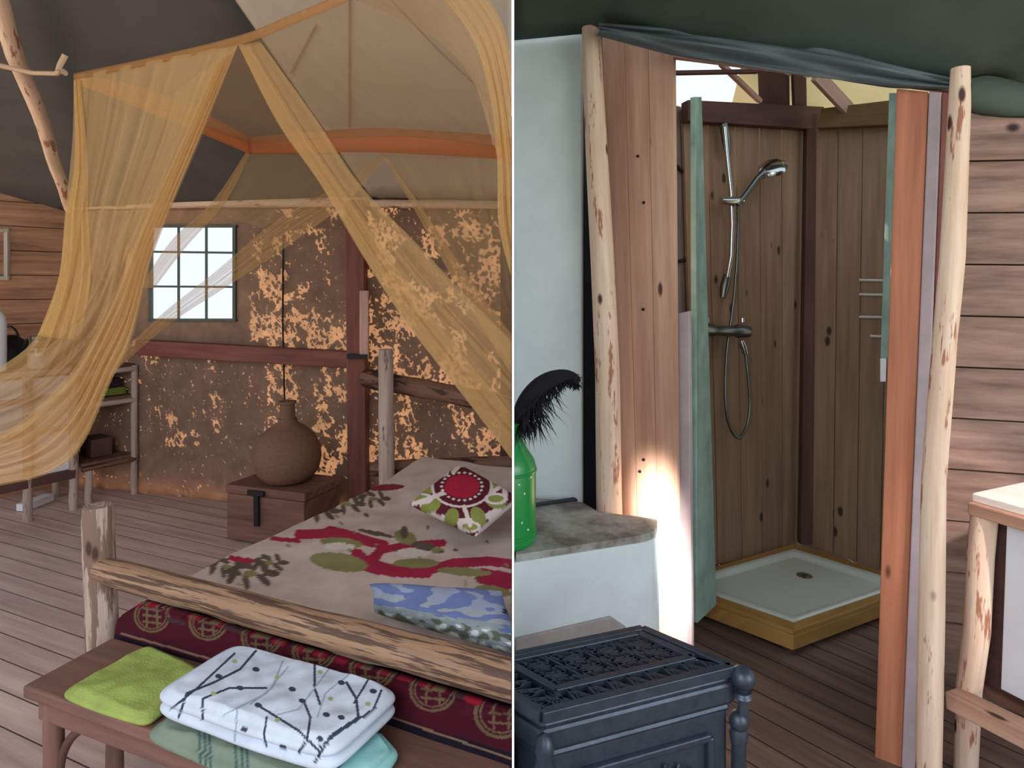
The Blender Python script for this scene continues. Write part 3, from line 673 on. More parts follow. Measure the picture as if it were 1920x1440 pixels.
# cushions
def cushion(name, cs, T, colfn, label, nu=90, clip='L', cat='cushion'):
    cs = [V(c) for c in cs]; nrm = (cs[1] - cs[0]).cross(cs[3] - cs[0]).normalized()
    if nrm.z < 0: nrm = -nrm
    mb = MB()
    for sg in (1, -1):
        def fn(u, v):
            a, b = 2 * u - 1, 2 * v - 1
            pin = .05; uu = .5 + a / 2 * (1 - pin * (1 - b * b)); vv = .5 + b / 2 * (1 - pin * (1 - a * a))
            p = (cs[0] * (1 - uu) + cs[1] * uu) * (1 - vv) + (cs[3] * (1 - uu) + cs[2] * uu) * vv
            h = T * ((1 - a ** 4) * (1 - b ** 4)) ** .55
            return p + nrm * sg * (h * (1 + .12 * noise.noise(p * 7)))
        mb.grid(fn, nu, nu)
    return obj(name, mb, M['printed'], smooth=True, weld=True, clip=clip, colfn=colfn, label=label, cat=cat)
WH, MR, RD, LG = (206, 190, 188), (84, 30, 44), (156, 34, 56), (128, 134, 70)
c0 = (866, 912)
csh = [('ell', (866, 925), (86, 60), WH), ('ell', (866, 922), (76, 50), MR)]
for k in range(8):
    a = k * math.pi / 4 + .3; csh += [('ell', (866 + 66 * math.cos(a), 926 + 48 * math.sin(a)), (20, 13), LG, math.degrees(a))]
csh += [('ell', c0, (58, 40), WH), ('ell', c0, (53, 36), MR)]
for k in range(22):
    a = k * 2 * math.pi / 22; csh.append(('ell', (866 + 38 * math.cos(a), 912 + 26 * math.sin(a)), (3, 2.2), WH))
csh += [('ell', c0, (33, 22), RD)]
for a in ((790, 935), (930, 935), (880, 988), (820, 885)):
    csh += [('ell', a, (22, 11), WH), ('ell', a, (15, 7), LG)]
csh += [('line', [(893, 1004), (958, 948)], 3, WH), ('line', [(870, 950), (882, 985)], 4, WH), ('line', [(920, 925), (955, 900)], 4, WH), ('line', [(775, 945), (830, 925)], 4, WH), ('line', [(866, 868), (850, 885)], 4, WH)]
cushion('cushion', [G(768, 946, .66), G(893, 1006, .63), P(975, 936, 2.66), P(862, 872, 3.06)], .055, lambda A: paint(A, MR, csh), 'maroon cushion with a round red medallion at the head of the bed')
def blueprint(A):
    c = paint(A, (104, 118, 164), []); X, Y = 960 + F * A[:, 0] / A[:, 1], HY - F * (A[:, 2] - EYE) / A[:, 1]
    n1 = np.array([noise.noise(V((x * .022 + y * .02, y * .07 - x * .012, 3))) for x, y in zip(X, Y)]); n2 = np.array([noise.noise(V((x * .05, y * .09 - x * .02, 8))) for x, y in zip(X, Y)])
    d = Y - 1112 - (X - 700) * .16
    for m, q_ in ((n1 > .10, (146, 154, 178)), ((d > 0) & (n1 > .0), (152, 158, 166)), ((d > 20) & (n2 > -.15), (136, 146, 148)), ((d > 30) & (n2 > .12), (92, 96, 84)), ((d > 34) & (n2 < -.22), (210, 214, 206)), (np.hypot(X - 948, Y - 1146) < 6, (40, 44, 60))): c[m] = np.array(lin(q_))
    return c
cushion('cushion', [P(700, 1148, 1.99), P(1000, 1240, 1.62), P(940, 1108, 1.90), P(692, 1096, 2.09)], .05, blueprint, 'blue cushion with a painted landscape leaning inside the foot rail')
# red blanket at the foot
def blq(u, v):
    a, b = P(228, 1225, 2.07), P(975, 1425, 1.49); p = a.lerp(b, u); z = .28 + .325 * v
    n_ = V((-.42, -.9, 0)); bulge = .028 * math.sin(min(1, v * 1.02) * math.pi) ** .35
    p = V((p.x, p.y, z)) + n_ * (bulge + .004 * noise.noise(V((u * 9, v * 3, 0))))
    if v > .93: p.z -= 0
    if u < .07: p.z -= (.07 - u) * (.9 if v > .5 else 0) * (v - .5) * 2
    return p
med = []
def top(x): return 1118 + (x - 270) * .2855
GD = (96, 78, 58)
for (mx, my, r) in ((285, 1155, 32), (390, 1168, 34), (490, 1195, 36), (588, 1222, 38), (697, 1255, 40), (812, 1294, 42), (940, 1338, 48)):
    med += [('ring', (mx, my), (r, r * .92), GD, .07), ('ring', (mx, my), (r * .82, r * .75), GD, .05)]
    for dy in (-.38, 0, .38): med.append(('line', [(mx - r * .5, my + dy * r - 2), (mx + r * .5, my + dy * r + 2)], 2.2, GD))
    for dx in (-.3, .3): med.append(('line', [(mx + dx * r, my - r * .6), (mx + dx * r, my + r * .6)], 2.2, GD))
    med += [('line', [(mx + r, my + r * .2), (mx + r + 26, my + r * .45)], 4, (62, 40, 46)), ('ell', (mx + r + 14, my - 6), (15, 12), (70, 20, 34)), ('ell', (mx - r - 6, my - 26), (18, 8), (132, 24, 42), 20)]
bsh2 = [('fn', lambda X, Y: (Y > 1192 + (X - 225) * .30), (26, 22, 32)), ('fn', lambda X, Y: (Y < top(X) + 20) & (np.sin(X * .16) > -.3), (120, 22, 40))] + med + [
    ('line', [(228, 1188), (500, 1266), (742, 1348), (985, 1432)], 2.2, (120, 92, 78)), ('line', [(228, 1182), (500, 1256), (742, 1336), (985, 1418)], 2.5, (60, 22, 34))]
mb = MB(); mb.grid(blq, 420, 130); bl = obj('blanket', mb, M['printed'], smooth=True, clip='L', solid=.02, colfn=lambda A: paint(A, (66, 16, 30), bsh2), label='dark red blanket with round gold medallions hanging below the foot rail', cat='blanket')

# wooden bench with towels
b1, b2 = V((.93, -.3665, 0)), V((.3665, .93, 0)); BO = V((-1.354, 1.77, 0))
def BN(u, v, z): return BO + b1 * u + b2 * v + V((0, 0, z))
bn = thing('bench', 'brown wooden bench at the foot of the bed carrying folded towels', 'bench', BO)
mb = MB(); mb.prism([BN(0, 0, .465), BN(1.7, 0, .465), BN(1.7, .265, .465), BN(0, .265, .465)], (0, 0, .035)); obj('seat', mb, M['bench_wood'], bn, bevel=.006, clip='L')
for v_, s_ in ((.04, .05), (.225, .06)):
    for u_ in (.06, 1.25):
        mb = MB(); mb.log(BN(u_, v_, 0), BN(u_ + .015, v_, .465), .024, .027, u_ + v_, rough=.05); obj('leg', mb, M['bench_wood'], bn, smooth=True)
mb = MB(); mb.beam(BN(.04, .03, .435), BN(1.4, .03, .435), .03, .055); obj('apron', mb, M['bench_wood'], bn, bevel=.004, clip='L')
mb = MB(); mb.beam(BN(.06, .04, .42), BN(.06, .225, .42), .03, .05); obj('apron', mb, M['bench_wood'], bn, bevel=.004)
for v_ in (.045, .22):
    mb = MB(); mb.tube([BN(.085 + .21 * (1 - math.cos(a)), v_, .24 + .19 * math.sin(a)) for a in [math.pi / 2 * i / 12 for i in range(13)]], .012, 10, .1); obj('brace', mb, M['dark_wood'], bn, smooth=True)
lime = [(-1.198, 1.712), (-.912, 1.598), (-.872, 1.80), (-1.10, 1.93)]
towel('folded_towel', lime, .501, .533, clothmat('lime_green_towel', (150, 164, 90), 0, 180, .14, 9, .8), layers=1, label='folded lime green towel at the left end of the wooden bench', cat='towel')
sage = [(-.875, 1.545), (-.43, 1.365), (-.33, 1.57), (-.775, 1.75)]
ssh = [('line', [(x, y - 40), (x + 4, y + 60)], 2.6, (64, 92, 86)) for x, y in ((372, 1370), (382, 1374), (391, 1378), (440, 1400), (452, 1406), (462, 1412))]
towel('folded_towel', sage, .501, .545, M['printed'], layers=1, nu=220, nv=60, colfn=lambda A: paint(A, (118, 130, 116), ssh), label='folded sage green towel with dark stripes under the patterned white towel', cat='towel')
teal = [(-.405, 1.345), (-.352, 1.322), (-.275, 1.47), (-.325, 1.54)]
wht = [(-.865, 1.562), (-.395, 1.372), (-.285, 1.575), (-.765, 1.775)]
BLK, GY = (58, 62, 78), (148, 160, 176)
tsh = []
for pl, w_ in (([(335, 1345), (350, 1300), (400, 1280), (450, 1255), (480, 1220)], 2.2), ([(320, 1330), (370, 1290), (440, 1225)], 2), ([(380, 1350), (380, 1310), (430, 1290), (500, 1290)], 2), ([(480, 1320), (560, 1370), (600, 1410)], 2.3), ([(500, 1345), (495, 1380), (500, 1400)], 2),
    ([(570, 1316), (582, 1345), (575, 1390), (560, 1410)], 2.4), ([(590, 1225), (590, 1290), (600, 1320)], 2.4), ([(650, 1280), (668, 1310), (672, 1345), (620, 1380), (590, 1430)], 2.6), ([(715, 1295), (700, 1330), (640, 1370), (600, 1400)], 2.2), ([(530, 1240), (510, 1290), (470, 1320)], 1.8), ([(690, 1275), (664, 1318)], 2), ([(445, 1330), (440, 1390)], 1.8), ([(540, 1250), (500, 1300), (420, 1340)], 1.5), ([(620, 1250), (560, 1330), (520, 1340)], 1.5), ([(660, 1260), (610, 1300), (595, 1345)], 1.5)):
    tsh.append(('line', pl, w_, BLK if w_ > 1.9 else GY))
for x, y in ((640, 1280), (548, 1292), (450, 1290), (484, 1322), (567, 1314), (458, 1368), (530, 1400), (480, 1255), (640, 1345), (600, 1385), (700, 1296), (410, 1268), (612, 1340)): tsh.append(('ell', (x, y), (7, 4.5), BLK, 10))
for x, y in ((400, 1300), (520, 1270), (600, 1260), (440, 1240), (690, 1320), (620, 1310), (520, 1350)): tsh.append(('ell', (x, y), (5, 4), (150, 164, 120), 0))
towel('folded_towel', wht, .556, .624, M['printed'], layers=2, nu=260, nv=130, colfn=lambda A: paint(A, (192, 201, 216), tsh), label='thick folded white towel with dark twig pattern on the bench', cat='towel')
towel('folded_towel', teal, .501, .545, clothmat('pale_teal_towel', (150, 206, 206), 0, 180), layers=1, label='pale teal towel end peeping out at the right under the patterned towel', cat='towel')

# mosquito net over the bed
nt = thing('mosquito_net', 'large amber mosquito net hung over the bed and gathered to the left', 'mosquito net', P(465, 285, 3.38))
NZ = 2.36
def N(px, py): return G(px, py, NZ)
def curve(pts, u):
    m = len(pts) - 1; t_ = u * m; i = min(int(t_), m - 1); f = t_ - i
    p0, p1, p2, p3 = pts[max(i - 1, 0)], pts[i], pts[i + 1], pts[min(i + 2, m)]
    return (p1 * 2 + (p2 - p0) * f + (p0 * 2 - p1 * 5 + p2 * 4 - p3) * f * f + (p1 * 3 - p0 - p2 * 3 + p3) * f ** 3) * .5
def sheet(name, L, Rr, mat, pl=9, amp=.02, nu=56, nv=40, seed=0, top=.3, us=1.0, label=None):
    L = [P(*q_) for q_ in L]; Rr = [P(*q_) for q_ in Rr]
    def fn(u, v):
        a, b = curve(L, v), curve(Rr, v); p = a.lerp(b, u); g = top + (1 - top) * v
        ph = seed + u * pl * 6.283 + 1.4 * noise.noise(V((u * 3, v * 2, seed)))
        p = p + V((.3, -1, .1)) * amp * g * (math.sin(ph) + .5 * math.sin(ph * 2.3 + v * 2)) * (1 - abs(2 * u - 1) ** 6)
        return p
    mb = MB(); mb.grid(fn, nu, nv, us, 1); return obj(name, mb, M[mat], nt, smooth=True, clip='L', solid=.0003, label=label)
frontE = [N(140, 143), N(290, 110), N(450, 70), N(545, 34), N(640, -6), N(800, -90)]; backE = [N(465, 270), N(600, 262), N(720, 256), N(830, 262), N(935, 277), N(990, 282)]
mb = MB(); mb.grid(lambda u, v: curve(frontE, u).lerp(curve(backE, u), v) - V((0, 0, .05 * math.sin(math.pi * v) * math.sin(math.pi * u))), 30, 16); obj('canopy_top', mb, M['net_thin'], nt, smooth=True, clip='L', solid=.0003)
def band(name, top_, bot, mat, **k):
    T_ = [P(*q_) for q_ in top_]; B_ = [P(*q_) for q_ in bot]
    mb = MB(); mb.grid(lambda u, v: curve(T_, u).lerp(curve(B_, u), v), 40, 3); obj('hem_band', mb, M[mat], nt, smooth=True, clip='L', solid=.0006, **k)
yb = 3.36
band('b', [(465, 257, yb), (600, 246, yb), (700, 240, yb), (830, 246, yb), (935, 254, 3.42), (970, 258, 3.44)], [(465, 288, yb), (600, 287, yb), (700, 286, yb), (830, 292, yb), (935, 298, 3.42), (970, 302, 3.44)], 'hem')
band('l', [(140, 140, 2.33), (220, 152, 2.55), (300, 175, 2.8), (372, 206, 3.0), (468, 257, 3.36)], [(140, 156, 2.33), (220, 186, 2.55), (300, 220, 2.8), (372, 248, 3.0), (468, 289, 3.36)], 'hem', label='amber hem band')
band('f', [(138, 138, 2.31), (290, 106, 2.12), (450, 66, 1.95), (545, 28, 1.8), (650, -16, 1.67)], [(138, 150, 2.31), (290, 120, 2.12), (450, 84, 1.95), (545, 48, 1.8), (650, 4, 1.67)], 'hem_light')
# left curtain: from the front edge, gathered away to the left
sheet('curtain', [(138, 142, 2.31), (136, 260, 2.33), (122, 400, 2.34), (108, 530, 2.32), (62, 640, 2.28), (-40, 712, 2.2)],
      [(446, 84, 1.95), (372, 262, 2.05), (286, 470, 2.15), (245, 630, 2.2), (205, 715, 2.2), (150, 836, 2.15), (84, 888, 2.1), (-40, 915, 2.05)], 'net', 6, .022, 90, 60, 1, .2)
sheet('curtain', [(330, 170, 2.10), (290, 300, 2.18), (220, 450, 2.25), (150, 590, 2.25), (40, 690, 2.2), (-40, 730, 2.15)],
      [(446, 86, 1.97), (376, 262, 2.07), (290, 470, 2.17), (250, 630, 2.22), (215, 700, 2.22), (120, 800, 2.15), (-40, 860, 2.08)], 'net_thin', 5, .022, 70, 50, 2, .3)
sheet('curtain', [(405, 120, 1.97), (330, 290, 2.06), (260, 440, 2.12), (205, 570, 2.14), (140, 690, 2.1), (40, 790, 2.0), (-40, 830, 1.95)],
      [(446, 84, 1.94), (372, 264, 2.03), (286, 476, 2.1), (246, 634, 2.12), (208, 716, 2.1), (152, 838, 2.06), (86, 890, 2.0), (-40, 918, 1.95)], 'net', 5, .02, 50, 50, 3, .4)
sheet('curtain', [(138, 150, 2.30), (140, 300, 2.32), (124, 400, 2.33), (110, 520, 2.31), (70, 630, 2.27)], [(150, 150, 2.28), (164, 300, 2.3), (165, 400, 2.3), (170, 520, 2.28), (150, 640, 2.24)], 'net_dense', 2, .012, 20, 30, 4)
# strap from the front edge down to the right, fanning out
sheet('curtain', [(446, 82, 1.95), (520, 230, 2.1), (600, 345, 2.2), (680, 480, 2.3), (765, 610, 2.36), (880, 756, 2.4), (990, 900, 2.42)],
      [(488, 78, 1.93), (592, 222, 2.06), (674, 345, 2.16), (775, 450, 2.25), (870, 550, 2.3), (960, 640, 2.34), (1030, 720, 2.36)], 'net', 3, .012, 44, 50, 5, .3)
sheet('curtain', [(446, 84, 1.96), (522, 230, 2.11), (602, 345, 2.21), (682, 480, 2.31), (767, 612, 2.37), (882, 760, 2.41), (992, 905, 2.43)],
      [(464, 82, 1.95), (552, 230, 2.09), (636, 350, 2.19), (726, 478, 2.29), (822, 606, 2.35), (935, 745, 2.39), (1040, 870, 2.41)], 'net', 2, .008, 24, 50, 15, .3)
# far edge strands
sheet('curtain', [(716, 288, 3.34), (640, 345, 3.2), (520, 412, 3.05), (400, 512, 2.9), (300, 592, 2.75), (200, 690, 2.5)],
      [(724, 294, 3.34), (655, 374, 3.2), (545, 458, 3.05), (428, 536, 2.9), (326, 602, 2.75), (222, 690, 2.5)], 'net_strand', 3, .01, 30, 40, 6)
sheet('curtain', [(462, 284, 3.36), (400, 376, 3.25), (322, 450, 3.1), (262, 540, 2.9)], [(470, 286, 3.36), (425, 376, 3.25), (350, 462, 3.1), (290, 540, 2.9)], 'net', 2, .01, 20, 30, 7)
sheet('curtain', [(720, 290, 3.34), (790, 402, 3.25), (870, 545, 3.15), (980, 720, 3.05)], [(936, 298, 3.40), (950, 420, 3.35), (965, 560, 3.3), (1010, 700, 3.25)], 'net_thin', 5, .012, 50, 40, 8)
sheet('curtain', [(716, 290, 3.33), (782, 402, 3.24), (862, 545, 3.14), (975, 728, 3.04)], [(724, 292, 3.33), (800, 402, 3.24), (905, 555, 3.14), (1010, 690, 3.04)], 'net', 1, .008, 14, 40, 9)
sheet('curtain', [(465, 286, 3.37), (440, 325, 3.32), (414, 372, 3.27), (400, 398, 3.25)], [(718, 290, 3.36), (650, 338, 3.28), (570, 388, 3.2), (490, 428, 3.15)], 'net_thin', 4, .01, 40, 30, 16)
# right curtain
sheet('curtain', [(800, -40, 1.58), (884, 70, 1.72), (918, 180, 1.8), (932, 300, 1.86), (938, 440, 1.9), (985, 600, 1.95)],
      [(885, -40, 1.55), (940, 40, 1.66), (962, 140, 1.74), (985, 300, 1.8), (1000, 440, 1.84), (1020, 600, 1.9)], 'net_dense', 4, .012, 40, 50, 10)
sheet('curtain', [(640, -10, 1.68), (800, 60, 1.8), (880, 140, 1.9), (915, 230, 2.0)], [(800, -40, 1.6), (880, 60, 1.72), (916, 170, 1.82), (932, 290, 1.9)], 'net_thin', 3, .01, 30, 30, 11)

# ================================================================== RIGHT ROOM
def board(name, px4, pl, thick, mat, parent=None, off=0.0, bevel=.004, **k):
    pts = [W(x, y, pl[0], pl[1], off) for x, y in px4]; d = V((pl[1][0] - pl[0][0], pl[1][1] - pl[0][1], 0)); n_ = V((d.y, -d.x, 0)).normalized()
    if n_.y < 0: n_ = -n_
    mb = MB(); mb.prism(pts, n_ * thick); return obj(name, mb, mat, parent, bevel=bevel, **k)
def floor_px(px, pl, off=0.0):
    a = W(px, 600, pl[0], pl[1], off); return 540 + F * EYE / a.y
DP = (AD, BD)
# round posts
mb = MB(); mb.tube([P(1108, 18, 2.71), P(1112, 150, 2.71), P(1121, 330, 2.71), P(1130, 500, 2.71), P(1139, 700, 2.71), P(1142, 930, 2.71), P(1146, 1120, 2.71), P(1150, 540 + F * EYE / 2.71, 2.71)], [.040, .043, .048, .051, .053, .055, .056, .056], 18, .04, 31)
obj('round_post', mb, M['log'], smooth=True, label='peeled round pole standing between the white plaster wall and the wide pine panel', cat='post')
mb = MB(); mb.tube([P(1801, 128, 1.98), P(1799, 200, 1.98), P(1786, 480, 1.98), P(1768, 680, 1.98), P(1751, 900, 1.98), P(1746, 1150, 1.98), P(1741, 1440, 1.98), P(1740, 540 + F * EYE / 1.98, 1.98)], [.026, .030, .034, .033, .033, .036, .036, .036], 18, .04, 32)
obj('round_post', mb, M['log'], smooth=True, label='slim peeled pole to the right of the shower doorway', cat='post')
# doorway: wide pine panel, jamb, header, right jamb boards
df = thing('door_frame', 'pine door frame of the shower with a wide panel at its left side', 'door frame', W(1270, 1000, *DP)); df.location.z = 0
fb = floor_px(1272, DP); xs_ = [(1128, 1170), (1170, 1215), (1215, 1262)]
for k, (a, b) in enumerate(xs_):
    bt = (1166, 1206, 1247) if k == 0 else None
    a2, b2 = 1166 + k * 35.5, 1166 + (k + 1) * 35.5
    board('wide_panel_board', [(a + .4, 62 + (a - 1128) * .27), (b - .2, 62 + (b - 1128) * .27), (b2 - .2, floor_px(b2, DP)), (a2 + .4, floor_px(a2, DP))], DP, .03, M['pine'], df, bevel=.0015)
board('jamb_strip', [(1271, 588), (1292, 583), (1297, floor_px(1297, DP, -.05)), (1273, floor_px(1273, DP, -.05))], DP, .03, M['lilac'], df, off=-.05)
board('header', [(1255, 92), (1792, 160), (1792, 171), (1255, 106)], DP, .05, M['pink_wood'], df, off=.0)
fr = lambda x: floor_px(x, DP)
board('jamb_board', [(1681, 166), (1741, 172), (1690, fr(1690)), (1640, fr(1640))], DP, .04, M['red_board'], df)
board('jamb_strip', [(1742, 170), (1765, 172), (1716, fr(1716)), (1690, fr(1690))], DP, .04, M['lilac'], df, off=.012)
board('jamb_strip', [(1766, 172), (1782, 172), (1732, fr(1732)), (1717, fr(1717))], DP, .05, M['red_wood'], df, off=0)
for pxp in ((1207, 380), (1206, 580), (1207, 862), (1200, 884), (1196, 293)):
    mb = MB(); c_ = W(*pxp, DP[0], DP[1], .002); mb.ball(c_, .007, 8); obj('nail', mb, M['blackm'], df)
# grey-brown planks beyond the left jamb with a dark cable
PB = (tuple(W(1240, 500, (.5, 3.35), (1.6, 3.25)))[:2], tuple(W(1345, 500, (.5, 3.35), (1.6, 3.25)))[:2])
mb = MB(); a, b = V((.60, 3.16, 0)), V((.98, 3.42, 0))
for i in range(3):
    p0, p1 = a.lerp(b, i / 3), a.lerp(b, (i + 1) / 3 - .01); mb.prism([p0, p1, p1 + V((0, 0, 2.55)), p0 + V((0, 0, 2.55))], (-.015, .025, 0))
struct('wall_side', mb, wood('grey_boards', (104, 92, 88), (146, 132, 126), .08, 24, 1.4))
CP = ((.60, 3.16), (.98, 3.42))
mb = MB(); mb.tube([W(x, y, *CP, .012) for x, y in ((1262, 308), (1270, 312), (1282, 324), (1286, 350), (1287, 400), (1287, 480), (1285, 488), (1268, 490))], .009, 8); obj('cable', mb, M['blackm'], label='black cable fixed to the grey boards just inside the left jamb', cat='cable', smooth=True)
GB = ((.72, 2.72), (.90, 3.02))
def gb(x, y, d): return P(x, y, d)
mb = MB(); mb.prism([P(1294, 183, 2.72), P(1306, 183, 2.95), P(1334, 1132, 2.95), P(1297, 1166, 2.72)], (.02, -.012, 0)); obj('green_board', mb, M['green_board'], bevel=.003, label='narrow pale green board standing at the left side of the shower', cat='board')
mb = MB(); mb.prism([P(1667, 174, 2.40), P(1682, 174, 2.36), P(1664, 694, 2.36), P(1650, 694, 2.40)], (.02, .02, 0)); obj('green_board', mb, M['green_board'], bevel=.002, label='pale green strip behind the red jamb board at the right of the shower', cat='board')
mb = MB(); mb.prism([P(1650, 672, 2.33), P(1662, 672, 2.30), P(1661, 716, 2.30), P(1650, 716, 2.33)], (.012, .014, 0)); obj('door_stop', mb, M['white'], bevel=.003, label='small white block on the inner edge of the red jamb board', cat='block')

# shower cubicle
SL = (tuple(TB.xy), tuple(TL_.xy)); SR = (tuple(TB.xy), tuple(TR_.xy))
def boards(pl, edges, top, bot, mat, name, off=.0):
    mb = MB()
    for (t0, b0), (t1, b1) in zip(edges[:-1], edges[1:]):
        pts = [W(t0 + .7, top(t0), *pl, off + R.uniform(0, .003)), W(t1 - .7, top(t1), *pl, off), W(b1 - .7, bot(b1), *pl, off), W(b0 + .7, bot(b0), *pl, off)]
        d = V((pl[1][0] - pl[0][0], pl[1][1] - pl[0][1], 0)); n_ = V((d.y, -d.x, 0)).normalized(); n_ = n_ if n_.y > 0 else -n_
        mb.prism(pts, n_ * .02)
    return struct(name, mb, mat, bevel=.003)
E = [(1280, 1306), (1327, 1346), (1379, 1392), (1424, 1432), (1466, 1468), (1512, 1504)]
boards(SL, E, lambda x: 205 + (x - 1300) * .07, lambda x: 1062 - (x - 1330) * .21, M['shower_pine'], 'wall_shower', -.014)
E = [(1530, 1523), (1572, 1562), (1618, 1606), (1668, 1650), (1715, 1690)]
boards(SR, E, lambda x: 215, lambda x: 1020 + (x - 1505) * .33, M['shower_pine'], 'wall_shower.001', -.014)
mb = MB(); mb.beam(W(1521, 215, *SL, .03), W(1509, 1018, *SL, .03), .07, .05, (0, -1, 0)); struct('trim_4', mb, M['dark_wood'], bevel=.003)
mb = MB(); mb.prism([W(1290, 187, *SL, .05), W(1546, 200, *SL, .05), W(1532, 242, *SL, .05), W(1290, 226, *SL, .05)], (-.02, .06, 0)); struct('trim_5', mb, M['dark_wood'], bevel=.004)
mb = MB(); mb.prism([W(1540, 203, *SR, .05), W(1700, 184, *SR, .05), W(1690, 233, *SR, .05), W(1532, 240, *SR, .05)], (.03, .05, 0)); struct('trim_6', mb, wood('brown_beam', (104, 80, 50), (128, 102, 66)), bevel=.004)
# tray
cen = (TF + TB) / 2
def ins(c, d): return c + (cen - c).normalized() * d
TC = [TF, TR_, TB, TL_]
tr = thing('shower_tray', 'white shower tray set in a low yellow plywood platform', 'shower tray', (TF.x, TF.y, 0))
mb = MB(); mb.prism([c + V((0, 0, .03)) for c in TC], (0, 0, .065)); o_ = obj('platform', mb, M['ply'], tr, bevel=.004)
mb = MB(); 
for i in range(4):
    a, b = TC[i], TC[(i + 1) % 4]; a2, b2 = ins(a, .085), ins(b, .085)
    mb.prism([a + V((0, 0, .095)), b + V((0, 0, .095)), b2 + V((0, 0, .095)), a2 + V((0, 0, .095))], (0, 0, .02))
obj('rim', mb, M['ply'], tr, bevel=.003)
def tray(u, v):
    # u around, v from outer rim to centre
    k = u * 4; i = int(k) % 4; f = k - int(k); c0_, c1_ = ins(TC[i], .075), ins(TC[(i + 1) % 4], .075); p = c0_.lerp(c1_, f)
    prof = [(0, .112), (.05, .122), (.12, .12), (.20, .100), (.30, .099), (1, .097)]
    s_ = v * 5; j = min(int(s_), 4); g = s_ - j; r = prof[j][0] * (1 - g) + prof[j + 1][0] * g; z = prof[j][1] * (1 - g) + prof[j + 1][1] * g
    q_ = p.lerp(cen, r); return V((q_.x, q_.y, z))
mb = MB(); mb.grid(tray, 64, 20); bs_ = obj('basin', mb, M['ceramic'], tr, smooth=True, weld=True)
mb = MB(); mb.lathe([(.0001, .101), (.035, .101), (.04, .098)], (cen.x + .1, cen.y + .1, 0), 20); obj('drain', mb, M['chrome'], bs_, smooth=True)
for k in (0, 1, 3):
    mb = MB(); c_ = ins(TC[k], .06); mb.box((c_.x, c_.y, .015), .06, .06, .03, .5); obj('foot', mb, M['dark_wood'], tr)

# shower set
w_ = lambda x, y, o=.05: W(x, y, *SL, o)
ss_ = thing('shower_set', 'chrome hand shower on a slide bar with mixer and hose on the pine boards', 'shower', w_(1372, 560))
mb = MB(); mb.tube([w_(1358, 238, .055), w_(1364, 300), w_(1371, 360), w_(1373, 420), w_(1371, 480), w_(1364, 520)], [.012] * 6, 12); sb_ = obj('slide_bar', mb, M['chrome'], ss_, smooth=True)
for pts in ([(1356, 232), (1362, 262), (1365, 290)], [(1364, 516), (1358, 540), (1355, 558)]):
    mb = MB(); mb.tube([w_(x, y, .035) for x, y in pts], [.022, .024, .016], 12); obj('bar_bracket', mb, M['dark_chrome'], sb_, smooth=True)
mb = MB(); mb.tube([w_(1352, 376, .06), w_(1372, 377, .065), w_(1392, 376, .075)], [.016, .026, .018], 12); obj('slider', mb, M['chrome'], sb_, smooth=True)
mb = MB(); mb.tube([w_(1382, 384, .08), w_(1400, 362, .09), w_(1420, 335, .11), w_(1436, 322, .13)], [.013, .014, .017, .026], 14); hs_ = obj('hand_shower', mb, M['dark_chrome'], ss_, smooth=True)
mb = MB(); mb.lathe([(.0001, .03), (.05, .028), (.072, .012), (.076, -.004), (.07, -.012), (.0001, -.014)], w_(1448, 316, .14), 24, V((-.35, -.55, .75))); obj('shower_head', mb, M['chrome'], hs_, smooth=True)
mb = MB(); mb.tube([w_(1318, 619, .06), w_(1334, 619, .06), w_(1340, 620, .06), w_(1376, 621, .06), w_(1382, 621, .06), w_(1402, 622, .06)], [.032, .034, .026, .027, .036, .032], 16); mx_ = obj('mixer', mb, M['dark_chrome'], ss_, smooth=True)
for x in (1326, 1392):
    mb = MB(); mb.tube([w_(x, 604, .062), w_(x, 596, .062)], [.012, .010], 10); obj('mixer_lever', mb, M['chrome'], mx_, smooth=True)
mb = MB(); mb.tube([w_(1390, 638, .07), w_(1394, 650, .075), w_(1398, 664, .08)], [.014, .018, .015], 12); obj('outlet', mb, M['chrome'], mx_, smooth=True)
hz = [(1398, 662), (1402, 700), (1406, 760), (1400, 800), (1386, 821), (1371, 806), (1362, 770), (1360, 720), (1364, 650), (1374, 580), (1381, 500), (1384, 430), (1384, 388)]
hp = [w_(x, y, .06 + .03 * math.sin(i * .5)) for i, (x, y) in enumerate(hz)]; hp = [curve(hp, i / 70) for i in range(71)]
mb = MB(); mb.tube(hp, .0085, 8); obj('hose', mb, M['dark_chrome'], ss_, smooth=True)
# short white bars on the right-hand boards
wr_ = thing('white_bars', 'four short white bars on the right-hand shower boards', 'rack', W(1630, 632, *SR, .02))
for y in (525, 552, 594, 630):
    mb = MB(); a, b = W(1612 if y < 620 else 1632, y, *SR, .03), W(1662, y + 1, *SR, .03); mb.tube([a, b], .007, 8); obj('rung', mb, M['white_bar'], wr_, smooth=True)
mb = MB(); mb.tube([W(1660, 520, *SR, .026), W(1656, 636, *SR, .026)], .005, 8); obj('upright', mb, M['white_bar'], wr_, smooth=True)
